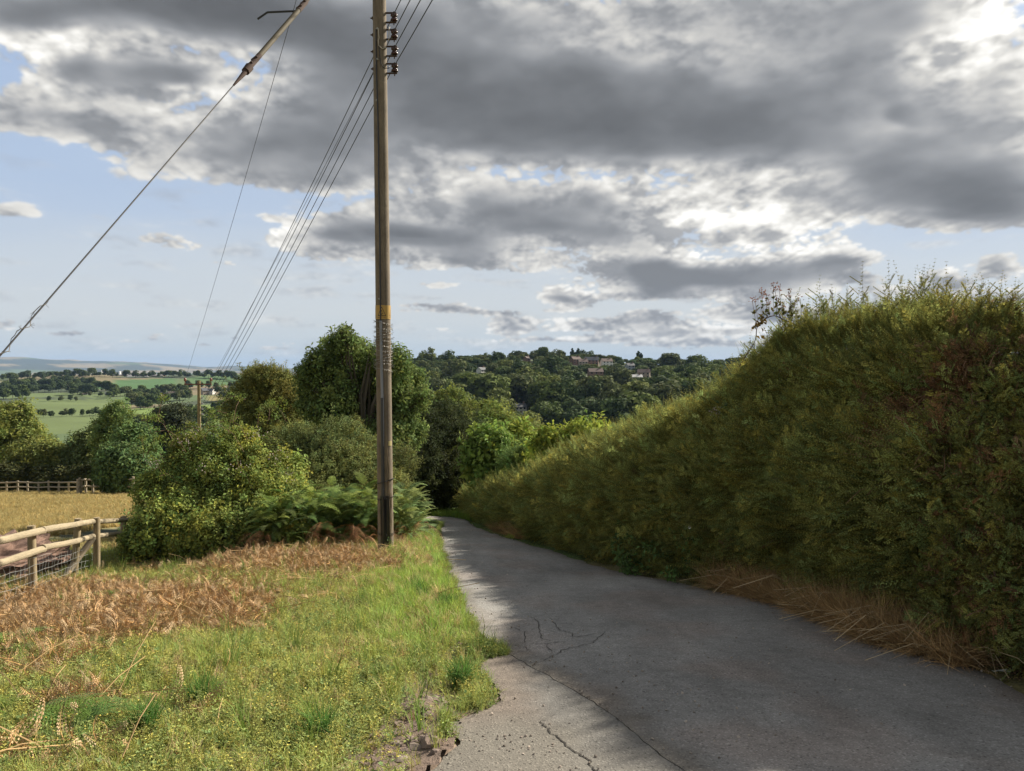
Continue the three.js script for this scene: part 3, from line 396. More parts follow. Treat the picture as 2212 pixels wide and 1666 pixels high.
{
  const NS = 130, NQ = 26, gb = new GB(); let prev = null;
  for (let i = 0; i <= NS; i++) { const S = hedgeAt(i / NS), row = []; for (let j = 0; j <= NQ; j++) { const p = hedgePt(S, 2 * j / NQ, 0.32 + 0.05 * n2(i * 0.9, j)); if (j === 0 || j === NQ) p.y -= 0.2; row.push(p); } if (prev) for (let j = 0; j < NQ; j++) gb.quad(prev[j], row[j], row[j + 1], prev[j + 1]); prev = row; }
  part('opaque_core', gb.build(), std(lc(0.21, 0.175, 0.1), 1, { side: THREE.DoubleSide }), clippedHedge);  // solid core added inside the foliage to block light, in place of inner twigs
  const g = [plumeGeo(31, 0.36, 7, 0.022, 0.012), sprigGeo(32, 0.34, 14, 0.022, 0.0115), sprigGeo(33, 0.34, 11, 0.023, 0.0135, 4), sprigGeo(36, 0.46, 18, 0.022, 0.0115)], tall = [sprigGeo(34, 0.5, 16, 0.024, 0.014, 7), sprigGeo(35, 0.62, 20, 0.024, 0.014, 4)];
  const L = [[], [], [], []], LT = [[], []]; rnd = rngOf(77);
  const Ss = []; for (let i = 0; i <= 600; i++) Ss.push(hedgeAt(i / 600));
  const pt = (s, q) => { const i = clamp(s * 600, 0, 599.999), S = Ss[Math.floor(i)]; return [hedgePt(S, q), S]; };
  let n = 0;
  while (n < 84000) {
    const s = rnd(), q = rnd() < 0.2 ? rr(0.9, 1.6) : rnd() < 0.04 ? rr(1.65, 2) : Math.pow(rnd(), 0.9) * 1.03, [p, S] = pt(s, q), [p2] = pt(s, q + 0.05), [p3] = pt(Math.min(1, s + 0.004), q);
    if (rnd() > clamp(S.h / 2.9, 0.4, 1) || (S.u > 2600 && rnd() < 0.6)) continue; n++;
    const up = p2.sub(p).normalize(), al = p3.sub(p).normalize(), nr = new THREE.Vector3().crossVectors(al, up).normalize(); if (nr.dot(S.n) < 0 && q < 1.02) nr.negate(); if (q > 1 && q < 1.6 && nr.y < 0) nr.negate(); if (q >= 1.6 && nr.dot(S.n) > 0) nr.negate();
    const [u, v] = proj(p.x, p.y, p.z), near = sm(2010, 2070, u) * (p.z > -7 ? 1 : 0), f = fbm(p.z * 1.5, p.y * 1.5 + s * 9, 3);
    const lean = q < 1 ? sm(0.9, 0.2, q) : 0, sw = n2(p.z * 0.8, p.y * 0.9 + 4) * 0.3, dir = nr.clone().multiplyScalar(0.55 + 0.1 * lean).add(V(0, 0.12 + sw + 0.6 * sm(0.7, 1, q), 0)).addScaledVector(S.t, 0.62 * (1 - near) * (q < 1 ? 1 - 0.6 * sm(0.75, 1, q) : 0.15)).add(rv().multiplyScalar(0.17 + 0.4 * near + 0.15 * sm(0.75, 1, q)));
    if (S.gap > 0.45 && q < 0.7 && rnd() < 0.4) continue;
    const lum = n2(p.z * 2.3 + 5, p.y * 2.6 + s * 30), hole = n2b(p.z * 3.1, p.y * 3.3); if (hole < -0.55 && q < 0.95 && rnd() < 0.75) continue; p.addScaledVector(nr, rr(-0.2, 0.02) + 0.12 * f + 0.16 * lum);
    // brown die-back and rusty twigs where the photograph shows them
    const bx = (u - (2060 - (v - 850) * 0.55)) / 70, by = (v - 915) / 120, b1 = Math.exp(-(bx * bx + by * by) * 1.1), bx2 = (u - 2190) / 120, by2 = (v - 815 - (2190 - u) * 0.25) / 36, b2 = Math.exp(-(bx2 * bx2 + by2 * by2));
    const brown = rnd() < clamp(0.95 * b1 + 0.85 * b2 - 0.25 + 0.5 * f, 0, 0.75) * (q < 1.1 ? 1 : 0.4) || (near > 0.5 && rnd() < 0.16);
    const c = brown ? vary([0.28, 0.17, 0.095], 0.4, 0.12) : vary([0.31, 0.33, 0.105], 0.42, 0.2);
    L[near > 0.5 ? (rnd() < 0.6 ? 2 : 0) : rnd() < 0.24 ? 0 : rnd() < 0.6 ? 3 : 1].push([pose(p, dir, rr(0.75, 1.25) * (near > 0.5 ? 0.75 : 1) * (1 + 0.015 * clamp(-p.z - 7, 0, 16)) * (1 - 0.45 * sm(0.8, 1.0, q))), c]);
  }
  for (let k = 0; k < 1300; k++) { const s = Math.pow(rnd(), 1.2) * 0.95, q = rr(0.93, 1.5), [p, S] = pt(s, q); if (S.h < 1.2 && rnd() < 0.6) continue; const sp = fbm(S.b.z * 2.2, q, 2) > 0 ? 1 : 0.55; LT[k % 2].push([pose(p.add(V(0, -0.12, 0)), V(rr(-0.25, 0.2), 1, rr(-0.25, 0.25)), sp * rr(0.6, 1.25) * clamp((S.h - 0.4) / 2.0, 0.35, 1.15) * clamp(-S.b.z / 9, 0.5, 1) * 1.05), vary([0.2, 0.2, 0.06], 0.35, 0.16)]); }
  g.forEach((x, i) => copies('foliage', x, M.hedge, L[i], clippedHedge)); tall.forEach((x, i) => copies('upright_shoots', x, M.hedge, LT[i], clippedHedge));
  // loose rusty twigs in the die-back
  const FP = []; for (let i = 60; i < 330; i += 3) for (const q of [0.35, 0.5, 0.65, 0.8, 0.92]) { const p = hedgePt(Ss[i], q); FP.push([...proj(p.x, p.y, p.z), [p, Ss[i]]]); }
  const tw = new GB(); rnd = rngOf(5); for (let k = 0; k < 620; k++) { const v = 740 + Math.pow(rnd(), 0.8) * 290, u = 2075 - (v - 850) * 0.6 + gauss() * 70; let best = null, bd = 1e9; for (const w of FP) { const e = (w[0] - u) ** 2 + (w[1] - v) ** 2; if (e < bd) { bd = e; best = w[2]; } } const [p, S] = best, d = S.n.clone().multiplyScalar(0.5).addScaledVector(S.t, rr(-0.6, 0.6)).add(V(0, rr(-0.5, 0.9), 0)).normalize(), o = p.clone().addScaledVector(S.n, rr(-0.08, 0.06)).add(rv().multiplyScalar(0.09)), L2 = rr(0.1, 0.3), c = rr(0.7, 1.3); tw.tube([o, o.clone().addScaledVector(d, L2 * 0.5).add(V(0, 0.02, 0)), o.clone().addScaledVector(d, L2).add(V(0, -0.03, 0))], 0.002, 3, [0.26 * c, 0.15 * c, 0.09 * c]); }
  part('dead_twigs', tw.build(), M.dead, clippedHedge).userData.kind = 'stuff';
}

// ------------------------------------------------------------------ the verge: grass, low weeds, dead bracken, soil and stones
const polesAt = at(835, 1195, 13.5); polesAt.y = H(polesAt.x, polesAt.z);
const brackenAt = (u, v, x, z) => { const g = (a, b, c, d) => Math.exp(-(((u - a) / c) ** 2) - (((v - b) / d) ** 2)); return clamp(1.0 * g(600, 1215, 260, 34) + 0.4 * g(820, 1215, 80, 26) + 1.15 * g(330, 1320, 260, 46) + 1.1 * g(120, 1370, 190, 48) + 0.75 * g(60, 1300, 200, 40) + 0.6 * g(100, 1460, 110, 30) + 0.6 * g(190, 1540, 130, 40) + 0.6 * g(90, 1640, 200, 40) + 0.45 * g(430, 1530, 140, 30) + 0.8 * g(430, 1350, 110, 26) + 0.3 * g(700, 1240, 150, 24) + 0.4 * g(560, 1290, 120, 24) + 0.55 * fbm(x * 0.9, z * 0.9, 3) - 0.04); };
const fenceX = lin([[-15.5, -8.1], [-13.6, -7.68], [-11, -7.16], [-7, -6.4], [-3, -5.7]]);
{
  rnd = rngOf(101);
  const tufts = [tuftGeo(41, 13, 0.14, 0.0045, 0.8), tuftGeo(42, 14, 0.21, 0.0045, 0.7), tuftGeo(43, 11, 0.1, 0.005, 1.1)], weeds = [twigGeo(44, 26, 0.1, 0.017, 0.008, 0.9), twigGeo(45, 30, 0.14, 0.016, 0.0075, 0.8), twigGeo(46, 12, 0.05, 0.036, 0.02, 1.3)];
  const T = [[], [], []], Wd = [[], [], []], fl = [], straw = [], dark = [[], []];
  const dens = (d) => clamp(1.25 - d * 0.05, 0.5, 1.2);
  let tries = 0;
  while (tries++ < 105000) {
    const d = 1.8 + Math.pow(rnd(), 0.75) * 14.5, x = rr(-0.8 * d - 0.4, Math.min(1.4, 1.6 - 0.1 * d)); const z = -d;
    if (laneWide(x, z) && rnd() < 0.985 || onLane(x, z)) continue; if (apronWide(x, z)) continue; if (rnd() > dens(d)) continue;
    const y = H(x, z), [u, v] = proj(x, y, z); if (u < -60 || v > 1760) continue;
    if (Math.hypot(x - polesAt.x, (z - polesAt.z - 0.35) * 0.7) < 0.42 && rnd() < 0.85) continue; const soil = bareSoil(x, z), br = brackenAt(u, v, x, z); if (rnd() < soil * 0.9 || rnd() < (br - 0.3) * 0.75) continue;
    const p = V(x, y, z), wd = clamp(0.75 + 0.8 * fbm(x * 0.7 + 9, z * 0.7, 3) + 0.3 * sm(1380, 1600, v) - 0.75 * sm(760, 900, u) * sm(1420, 1250, v)), k = rnd(), dry = clamp(0.13 + 0.6 * br + 0.35 * fbm(x * 1.4, z * 1.4, 2));
    if (k < wd * 0.6 && br < 0.65) {
      const i = Math.floor(rnd() * 3); Wd[i].push([pose(p, V(rr(-0.4, 0.4), 1, rr(-0.4, 0.4)), rr(0.6, 1.25)), vary(i === 2 ? [0.27, 0.33, 0.12] : [0.41, 0.44, 0.14], 0.3, 0.18)]);
      if (rnd() < 0.13 && i < 2) fl.push([pose(p.clone().add(V(rr(-.03, .03), rr(0.08, 0.14), rr(-.03, .03))), V(rr(-.3, .3), 1, rr(-.3, .3)), rr(0.6, 1.1)), vary([0.6, 0.52, 0.1], 0.2, 0.1)]);
    } else {
      const lush = sm(700, 880, u) * sm(1480, 1330, v), c = rnd() < dry ? vary([0.56, 0.44, 0.26], 0.3, 0.08) : vary([mix(0.4, 0.32, lush), mix(0.45, 0.44, lush), mix(0.14, 0.1, lush)], 0.28, 0.16);
      T[Math.floor(rnd() * 3)].push([pose(p, V(rr(-0.35, 0.35), 1, rr(-0.35, 0.35)), rr(0.35, 0.85) * (1 + 0.55 * lush)), c]);
    }
  }
  // growth hanging over the edges of the lane and the apron
  for (let k = 0; k < 2600; k++) { const q = k % 5 < 4 ? laneL[Math.floor(rr(0.4, 0.93) * NR)] : apronPoly[laneJoint + Math.floor(rnd() * 9)], r = k % 5 < 4 ? [-Math.abs(gauss()) * 0.09 - 0.005, gauss() * 0.05] : [gauss() * 0.12, gauss() * 0.12], x = q.x + r[0], z = q.z + r[1]; if (onLane(x, z) || onApron(x, z) || z > -2.2) continue; const p = V(x, H(x, z) - 0.01, z); if (rnd() < 0.6) Wd[k % 3].push([pose(p, V(rr(-.5, .7), 1, rr(-.5, .5)), rr(0.4, 0.9)), vary([0.26, 0.31, 0.1], 0.3, 0.16)]); else T[k % 3].push([pose(p, V(rr(-.4, .7), 1, rr(-.4, .4)), rr(0.4, 0.9)), vary([0.3, 0.36, 0.11], 0.3, 0.16)]); }
  // taller clumps here and there, and at the edge of the lane
  for (let k = 0; k < 900; k++) { const d = rr(4, 15), x = rr(-0.62 * d, 0.2), z = -d; if (laneWide(x, z) || apronWide(x, z) || fbm(x * 1.5, z * 1.5 + 50, 2) < 0.22) continue; T[1].push([pose(V(x, H(x, z), z), V(rr(-.3, .3), 1, rr(-.3, .3)), rr(1.1, 1.7)), vary([0.2, 0.28, 0.07], 0.25, 0.12)]); }
  for (let k = 0; k < 150; k++) { const c = [[310, 1590], [430, 1520], [1000, 1478], [960, 1320], [900, 1290], [690, 1600], [1085, 1470]][k % 7], p = G(c[0] + gauss() * 16, c[1] + gauss() * 8); if (laneWide(p.x, p.z) || apronWide(p.x, p.z)) continue; p.y = H(p.x, p.z); T[1].push([pose(p, V(rr(-.5, .5), 1, rr(-.5, .5)), rr(0.9, 1.4)), vary([0.1, 0.2, 0.045], 0.2, 0.1)]); }
  for (let k = 0; k < 1500; k++) { const d = rr(22.5, 29), x = rr(-3.4, 0.4), z = -d; if (laneWide(x, z)) continue; T[1].push([pose(V(x, H(x, z), z), V(rr(-.3, .3), 1, rr(-.3, .3)), rr(0.8, 1.5)), vary([0.24, 0.36, 0.07], 0.25, 0.12)]); }
  const long = [tuftGeo(47, 4, 0.36, 0.003, 0.5), tuftGeo(48, 5, 0.26, 0.0035, 0.9)], LG = [[], []]; for (let k = 0; k < 800; k++) { const d = 2.6 + Math.pow(rnd(), 0.8) * 12, x = rr(-0.72 * d, 0), z = -d; if (laneWide(x, z) || apronWide(x, z) || fbm(x * 1.1 + 70, z * 1.1, 3) < -0.05) continue; LG[k % 2].push([pose(V(x, H(x, z), z), V(rr(-.5, .5), 1, rr(-.5, .5)), rr(0.5, 1.0)), rnd() < 0.7 ? vary([0.55, 0.45, 0.27], 0.25, 0.06) : vary([0.3, 0.38, 0.12], 0.25, 0.1)]); }
  const vg = thing('verge_grass', 'rough green grass growing on the roadside verge below the pole', 'grass', null); vg.userData.kind = 'stuff'; tufts.forEach((g, i) => copies('grass_tufts', g, M.blade, T[i], vg)); long.forEach((g, i) => copies('dry_stems', g, M.blade, LG[i], vg));
  const wg = thing('verge_weeds', 'low yellow-flowered weeds matted through the verge grass', 'weeds', null); wg.userData.kind = 'stuff'; weeds.forEach((g, i) => copies('weed_sprigs', g, M.leaf, Wd[i], wg));
  const fg = new GB(); for (let k = 0; k < 6; k++) { const a = k * 1.047; fg.tri(V(0, 0.004, 0), V(Math.cos(a) * 0.007, 0, Math.sin(a) * 0.007), V(Math.cos(a + 1.047) * 0.007, 0, Math.sin(a + 1.047) * 0.007)); } copies('flower_heads', fg.build(), std(lc(1, 1, 1), 0.8, { side: THREE.DoubleSide }), fl, wg);
  // dead bracken lying over the verge: whole drooping fronds and a crumpled litter of broken pieces
  const df = [frondGeo(51, 0.5, 14, 0.13, 5, 1.25, 0.3), frondGeo(52, 0.62, 16, 0.15, 5, 1.4, 0.45)], DF = [[], []], cr = [frondGeo(53, 0.17, 9, 0.05, 2, 1.6, 0.4), frondGeo(54, 0.13, 8, 0.045, 2, 1.9, 0.2)], CR = [[], []]; rnd = rngOf(55); let made = 0, tr = 0;
  while (made < 22000 && tr++ < 200000) { const d = 2.4 + Math.pow(rnd(), 0.8) * 13.2, x = rr(-0.75 * d, 0.1 - 0.03 * d), z = -d; if (laneWide(x, z) || apronWide(x, z)) continue; const y = H(x, z), [u, v] = proj(x, y, z), k = brackenAt(u, v, x, z); if (Math.hypot(x - polesAt.x, (z - polesAt.z - 0.35) * 0.7) < 0.4) continue; if (u < -80 || rnd() > (k * 0.85 - 0.14) * (0.35 + 1.1 * sm(-0.3, 0.35, fbm(x * 2.4, z * 2.4 + 20, 3)))) continue; made++; CR[made % 2].push([poseYZ(V(x, y + rr(0.01, 0.05 + 0.1 * k), z), V(rr(-1, 1), rr(-0.15, 0.2), rr(-1, 1)), V(rr(-.5, .5), rr(-1, 0.4), rr(-.5, .5)), rr(0.35, 0.85)), vary([0.46, 0.32, 0.205], 0.45, 0.1)]); if (rnd() < 0.045 && k > 0.3) { const a = rnd() * 6.28; DF[made % 2].push([poseYZ(V(x, y + rr(0.03, 0.13), z), V(Math.cos(a), rr(0.15, 0.55), Math.sin(a)), V(Math.cos(a), -1.2, Math.sin(a)), rr(0.4, 0.75)), vary([0.46, 0.32, 0.205], 0.35, 0.08)]); } }
  const bg = thing('dead_bracken', 'brown dead bracken fronds lying in drifts over the verge grass', 'bracken', null); bg.userData.kind = 'stuff'; df.forEach((g, i) => copies('dead_fronds', g, M.dead, DF[i], bg)); cr.forEach((g, i) => copies('broken_fronds', g, M.dead, CR[i], bg));
  const st = new GB(); for (let k = 0; k < 360; k++) { const d = rr(3.2, 14), x = rr(-0.7 * d, -0.3), z = -d, [u, v] = proj(x, H(x, z), z); if (laneWide(x, z) || apronWide(x, z) || brackenAt(u, v, x, z) < 0.25) continue; const a = rnd() * 6.28, L = rr(0.2, 0.7), e = V(Math.cos(a), rr(-0.02, 0.4), Math.sin(a)), o = V(x, H(x, z) + rr(0.03, 0.12), z), c = rr(0.7, 1.2); st.tube([o, o.clone().addScaledVector(e, L * 0.5).add(V(0, 0.03, 0)), o.clone().addScaledVector(e, L)], 0.0035, 3, [0.45 * c, 0.3 * c, 0.14 * c]); }
  part('dead_stalks', st.build(), M.dead, bg).userData.kind = 'stuff';
  // green bracken shoots coming through
  const gf = [frondGeo(57, 0.36, 13, 0.11, 5, 1.1)], GF = []; for (const [u, v, n, s] of [[180, 1330, 26, 26], [240, 1310, 18, 20], [14, 1420, 10, 14], [130, 1600, 12, 20], [300, 1300, 10, 20], [620, 1180, 10, 16], [40, 1560, 8, 20]]) for (let k = 0; k < n; k++) { const p = G(u + gauss() * s, v + gauss() * s * 0.4); p.y = H(p.x, p.z); { const a = rnd() * 6.28; GF.push([poseYZ(p, V(Math.cos(a) * 0.5, 1, Math.sin(a) * 0.5), V(Math.cos(a), -0.4, Math.sin(a)), rr(0.5, 1.05)), vary([0.12, 0.2, 0.04], 0.3, 0.15)]); }; }
  const gg = thing('bracken_shoots', 'small green bracken shoots coming up through the dead bracken', 'bracken', null); gg.userData.kind = 'stuff'; copies('green_fronds', gf[0], M.fern, GF, gg);
}
{ // bare soil and stones beside the apron
  const gb = [], sm_ = new THREE.MeshStandardMaterial({ color: lc(0.2, 0.145, 0.115), map: soilTex, bumpMap: soilTex, bumpScale: 0.02, roughness: 1, side: THREE.DoubleSide });
  const pos = [], uv = [], idx = [], st = 0.06; let c = 0; const a = G(700, 1300), id = new Map();
  const vt = (i, j) => { const k = i * 999 + j; if (!id.has(k)) { const x = -2 + i * st, z = -8 + j * st; pos.push(x, H(x, z) + 0.004 + 0.012 * fbm(x * 6, z * 6, 3) + 0.02 * (bareSoil(x, z) - 0.55), z); uv.push(x / 0.9, z / 0.9); id.set(k, c++); } return id.get(k); };
  for (let i = 0; i < 55; i++) for (let j = 0; j < 110; j++) { const x = -2 + (i + .5) * st, z = -8 + (j + .5) * st; if (bareSoil(x, z) < 0.4 || onLane(x, z) || onApron(x, z)) continue; const A = vt(i, j), B = vt(i + 1, j), C = vt(i, j + 1), D = vt(i + 1, j + 1); idx.push(A, C, B, B, C, D); }
  const g = new THREE.BufferGeometry(); g.setAttribute('position', new THREE.Float32BufferAttribute(pos, 3)); g.setAttribute('uv', new THREE.Float32BufferAttribute(uv, 2)); g.setIndex(idx); g.computeVertexNormals(); structure('bare_soil', g, sm_);
  rnd = rngOf(63); const rocks = [1, 2, 3, 4, 5].map((s) => { const q = new THREE.IcosahedronGeometry(1, 1), p = q.attributes.position; for (let i = 0; i < p.count; i++) { const v = V(p.getX(i), p.getY(i), p.getZ(i)), k = 1 + 0.35 * n3(v.x * 1.3 + s * 9, v.y * 1.3, v.z * 1.3); p.setXYZ(i, v.x * k * 1.2, v.y * k * 0.62, v.z * k); } q.computeVertexNormals(); return q; });
  const sms = [[0.27, 0.2, 0.165], [0.23, 0.175, 0.15], [0.3, 0.24, 0.2]].map((k) => std(lc(...k), 0.95, { flatShading: true, map: soilTex }));
  const stone = (u, v, r, label, group) => { const p = G(u, v), m = new THREE.Mesh(rocks[Math.floor(rnd() * 5)], sms[Math.floor(rnd() * 3)]); m.name = numbered('stone'); m.scale.setScalar(r); m.position.set(p.x, H(p.x, p.z) + r * 0.25, p.z); m.rotation.y = rnd() * 6; scene.add(m); tag(m, label, 'stone', group); };
  stone(930, 1619, 0.058, 'largest pinkish stone lying beside the gravel edge of the apron', null);
  for (let k = 0; k < 46; k++) { const b = [[905, 1605], [930, 1500], [985, 1400], [885, 1640], [900, 1560], [970, 1430]][k % 6]; const u = b[0] + gauss() * 42, v = b[1] + gauss() * 20; const p = G(u, v); if (onLane(p.x, p.z) || onApron(p.x, p.z)) continue; stone(u, v, rr(0.018, 0.045), 'small pinkish stone lying on the bare soil beside the apron', 'stones on the bare soil'); }
  const L = []; for (let k = 0; k < 2600; k++) { const x = rr(-1.9, 0.7), z = rr(-7.8, -1.9); if (onLane(x, z)) continue; const ap = onApron(x, z), gr = ap && Math.hypot(x + 0.2, (z + 3.6)) < 0.75; if (!gr && (ap ? rnd() < 0.97 : bareSoil(x, z) < 0.4)) continue; const k2 = rr(0.5, 1.4); L.push([new THREE.Matrix4().compose(V(x, H(x, z, !ap) + (ap ? 0.007 : 0.008), z), new THREE.Quaternion().setFromEuler(new THREE.Euler(rnd() * 3, rnd() * 6, rnd())), V(1, 1, 1).multiplyScalar(rr(0.003, 0.008))), lc(0.32 * k2, 0.27 * k2, 0.23 * k2)]); }
  for (let k = 0; k < 900; k++) { const i = Math.floor(rr(0.12, 0.9) * NR), t = rnd() < 0.6 ? (rnd() < 0.5 ? Math.pow(rnd(), 2) * 0.25 : 1 - Math.pow(rnd(), 2) * 0.25) : rnd(), x = mix(laneL[i].x, laneR[i].x, t), z = mix(laneL[i].z, laneR[i].z, t), c = rr(0.5, 1.3); L.push([new THREE.Matrix4().compose(V(x, H(x, z, false) + 0.016 + fbm(x * 0.5, z * 0.5, 2) * 0.012 + 0.03 * Math.sin(Math.PI * t), z), new THREE.Quaternion().setFromEuler(new THREE.Euler(rnd() * 3, rnd() * 6, rnd())), V(1, 0.7, 1).multiplyScalar(rr(0.003, 0.009))), lc(0.36 * c, 0.31 * c, 0.26 * c)]); }
  const gv = thing('gravel', 'loose pale gravel and grit scattered over soil, apron and lane', 'gravel', null); gv.userData.kind = 'stuff'; copies('grit', rocks[1], std(lc(1, 1, 1), 0.95, { flatShading: true }), L, gv);
}
{ // dry straw along the foot of the hedge, with weeds and fallen litter
  rnd = rngOf(91); const dry = [tuftGeo(61, 14, 0.42, 0.004, 0.9), tuftGeo(62, 12, 0.6, 0.004, 0.7)], D = [[], []];
  const feet = []; for (let i = 0; i < 400; i++) { const S = hedgeAt(i / 400); if (S.b.z < -1) feet.push([proj(S.b.x, S.y0, S.b.z)[0], S]); }
  const foot = (u, off) => { let S = null, bd = 1e9; for (const [q, s] of feet) if (Math.abs(q - u) < bd) { bd = Math.abs(q - u); S = s; } const p = S.b.clone().addScaledVector(S.n, off); p.y = H(p.x, p.z, false); return [p, S]; };
  for (let k = 0; k < 3400; k++) { const t = rnd(), u = t < 0.7 ? 1570 + Math.pow(rnd(), 0.8) * 420 : t < 0.85 ? rr(1900, 2160) : rr(1095, 1160), [p, S] = foot(u, rr(-0.12, 0.36)), fall = rr(-0.3, 1.1); D[k % 2].push([pose(p.add(V(0, 0.01, 0)), S.n.clone().multiplyScalar(fall).add(V(rr(-.5, .5), rr(0.35, 1), rr(-.5, .5))), rr(0.5, 1.05) * (u < 1200 ? 0.9 : 1)), vary([0.4, 0.26, 0.13], 0.3, 0.06)]); }
  const g = thing('dry_grass', 'bleached dry grass lying along the foot of the hedge', 'grass', null); g.userData.kind = 'stuff'; dry.forEach((x, i) => copies('straw', x, M.dead, D[i], g));
  const st = new GB(); for (let k = 0; k < 150; k++) { const [p, S] = foot(rr(1620, 2190), rr(-0.1, 0.32)), a = S.n.clone().multiplyScalar(rr(-0.2, 0.6)).addScaledVector(S.t, rr(-1, 1)).add(V(0, rr(0, 0.25), 0)).normalize(), L = rr(0.3, 0.9), c = rr(0.7, 1.2), o = p.add(V(0, rr(0.02, 0.2), 0)); st.tube([o, o.clone().addScaledVector(a, L * .5).add(V(0, 0.06, 0)), o.clone().addScaledVector(a, L).setY(p.y + 0.02)], 0.0025, 3, [0.52 * c, 0.4 * c, 0.24 * c]); }
  part('stalks', st.build(), M.dead, g).userData.kind = 'stuff';
  // leaf litter on the gutter
  const lit = [], lg = new GB(); lg.leaf(V(0, 0, -0.5), V(0, 0, 1), V(0, 1, 0), 1, 0.6, 0.2); for (let k = 0; k < 2600; k++) { const [p] = foot(rr(1010, 2260), 0.02 + Math.abs(gauss()) * 0.22); p.y += 0.045; lit.push([new THREE.Matrix4().compose(p, new THREE.Quaternion().setFromEuler(new THREE.Euler(rr(-.6, .6), rnd() * 6, rr(-.6, .6))), V(1, 1, 1).multiplyScalar(rr(0.012, 0.035))), vary([0.16, 0.1, 0.06], 0.5, 0.1)]); }
  const lt = thing('leaf_litter', 'brown leaf litter collected in the gutter below the hedge', 'leaf litter', null); lt.userData.kind = 'stuff'; copies('litter', lg.build(), std(lc(1, 1, 1), 0.95, { side: THREE.DoubleSide }), lit, lt);
  // broad-leaved weeds growing out of the hedge foot
  const big = [twigGeo(64, 10, 0.22, 0.085, 0.055, 1.0), twigGeo(65, 12, 0.3, 0.07, 0.048, 0.9)];
  for (const [u, n, h, label] of [[1420, 34, 0.5, 'broad-leaved green weed clump at the foot of the hedge'], [1520, 22, 0.7, 'climbing bindweed with heart-shaped leaves on the lower hedge face']]) {
    const [p, S] = foot(u, 0.12), t = thing('hedge_weed', label, 'weed', p), L = []; for (let k = 0; k < n; k++) { const y = h * Math.pow(rnd(), 1.3) * 1.2; L.push([pose(V(rr(-.3, .3), y, rr(-.3, .3)).addScaledVector(S.n, 0.1 + 0.26 * Math.min(1, y)), S.n.clone().multiplyScalar(0.7).add(rv().multiplyScalar(0.5)).add(V(0, 0.4, 0)), rr(0.6, 1.1)), vary([0.1, 0.17, 0.05], 0.3, 0.1)]); } copies('leaves', big[u > 1500 ? 1 : 0], M.leaf, L, t);
  }
  const trumpet = new THREE.LatheGeometry([[0.002, 0], [0.005, 0.02], [0.012, 0.035], [0.028, 0.045], [0.03, 0.046]].map(([a, b]) => new THREE.Vector2(a, b)), 10);
  const wm = std(lc(0.8, 0.8, 0.78), 0.7, { side: THREE.DoubleSide });
  for (const [u, v] of [[1517, 1072], [1521, 1143]]) { let best = null, bd = 1e9; for (let i = 200; i < 520; i++) { const S = hedgeAt(i / 600); for (const q of [0.3, 0.4, 0.5, 0.6, 0.7]) { const p = hedgePt(S, q), [a, b] = proj(p.x, p.y, p.z), e = (a - u) ** 2 + (b - v) ** 2; if (e < bd) { bd = e; best = [p, S]; } } } const m = new THREE.Mesh(trumpet, wm); m.name = numbered('bindweed_flower'); m.position.copy(best[0]).addScaledVector(best[1].n, 0.22); m.quaternion.setFromUnitVectors(UPV, best[1].n.clone().add(V(0, 0.3, 0.6)).normalize()); m.scale.setScalar(0.65); scene.add(m); tag(m, 'white trumpet flower of bindweed on the hedge face', 'flower', 'bindweed flowers on the hedge'); }
  const wr = new GB(), wp = G(2165, 1466); wr.quad(V(-0.05, 0, -0.02), V(0.05, 0.012, -0.025), V(0.055, 0.004, 0.02), V(-0.045, 0.018, 0.025)).quad(V(-0.05, 0, -0.02), V(-0.045, 0.018, 0.025), V(-0.075, 0.006, 0.02), V(-0.08, 0.012, -0.008)); const w = new THREE.Mesh(wr.build(), std(lc(0.5, 0.52, 0.46), 0.6, { side: THREE.DoubleSide })); w.name = 'crumpled_wrapper'; w.position.copy(wp).add(V(0, 0.05, 0)); scene.add(w); tag(w, 'pale crumpled wrapper lying in the gutter below the hedge', 'litter');
}
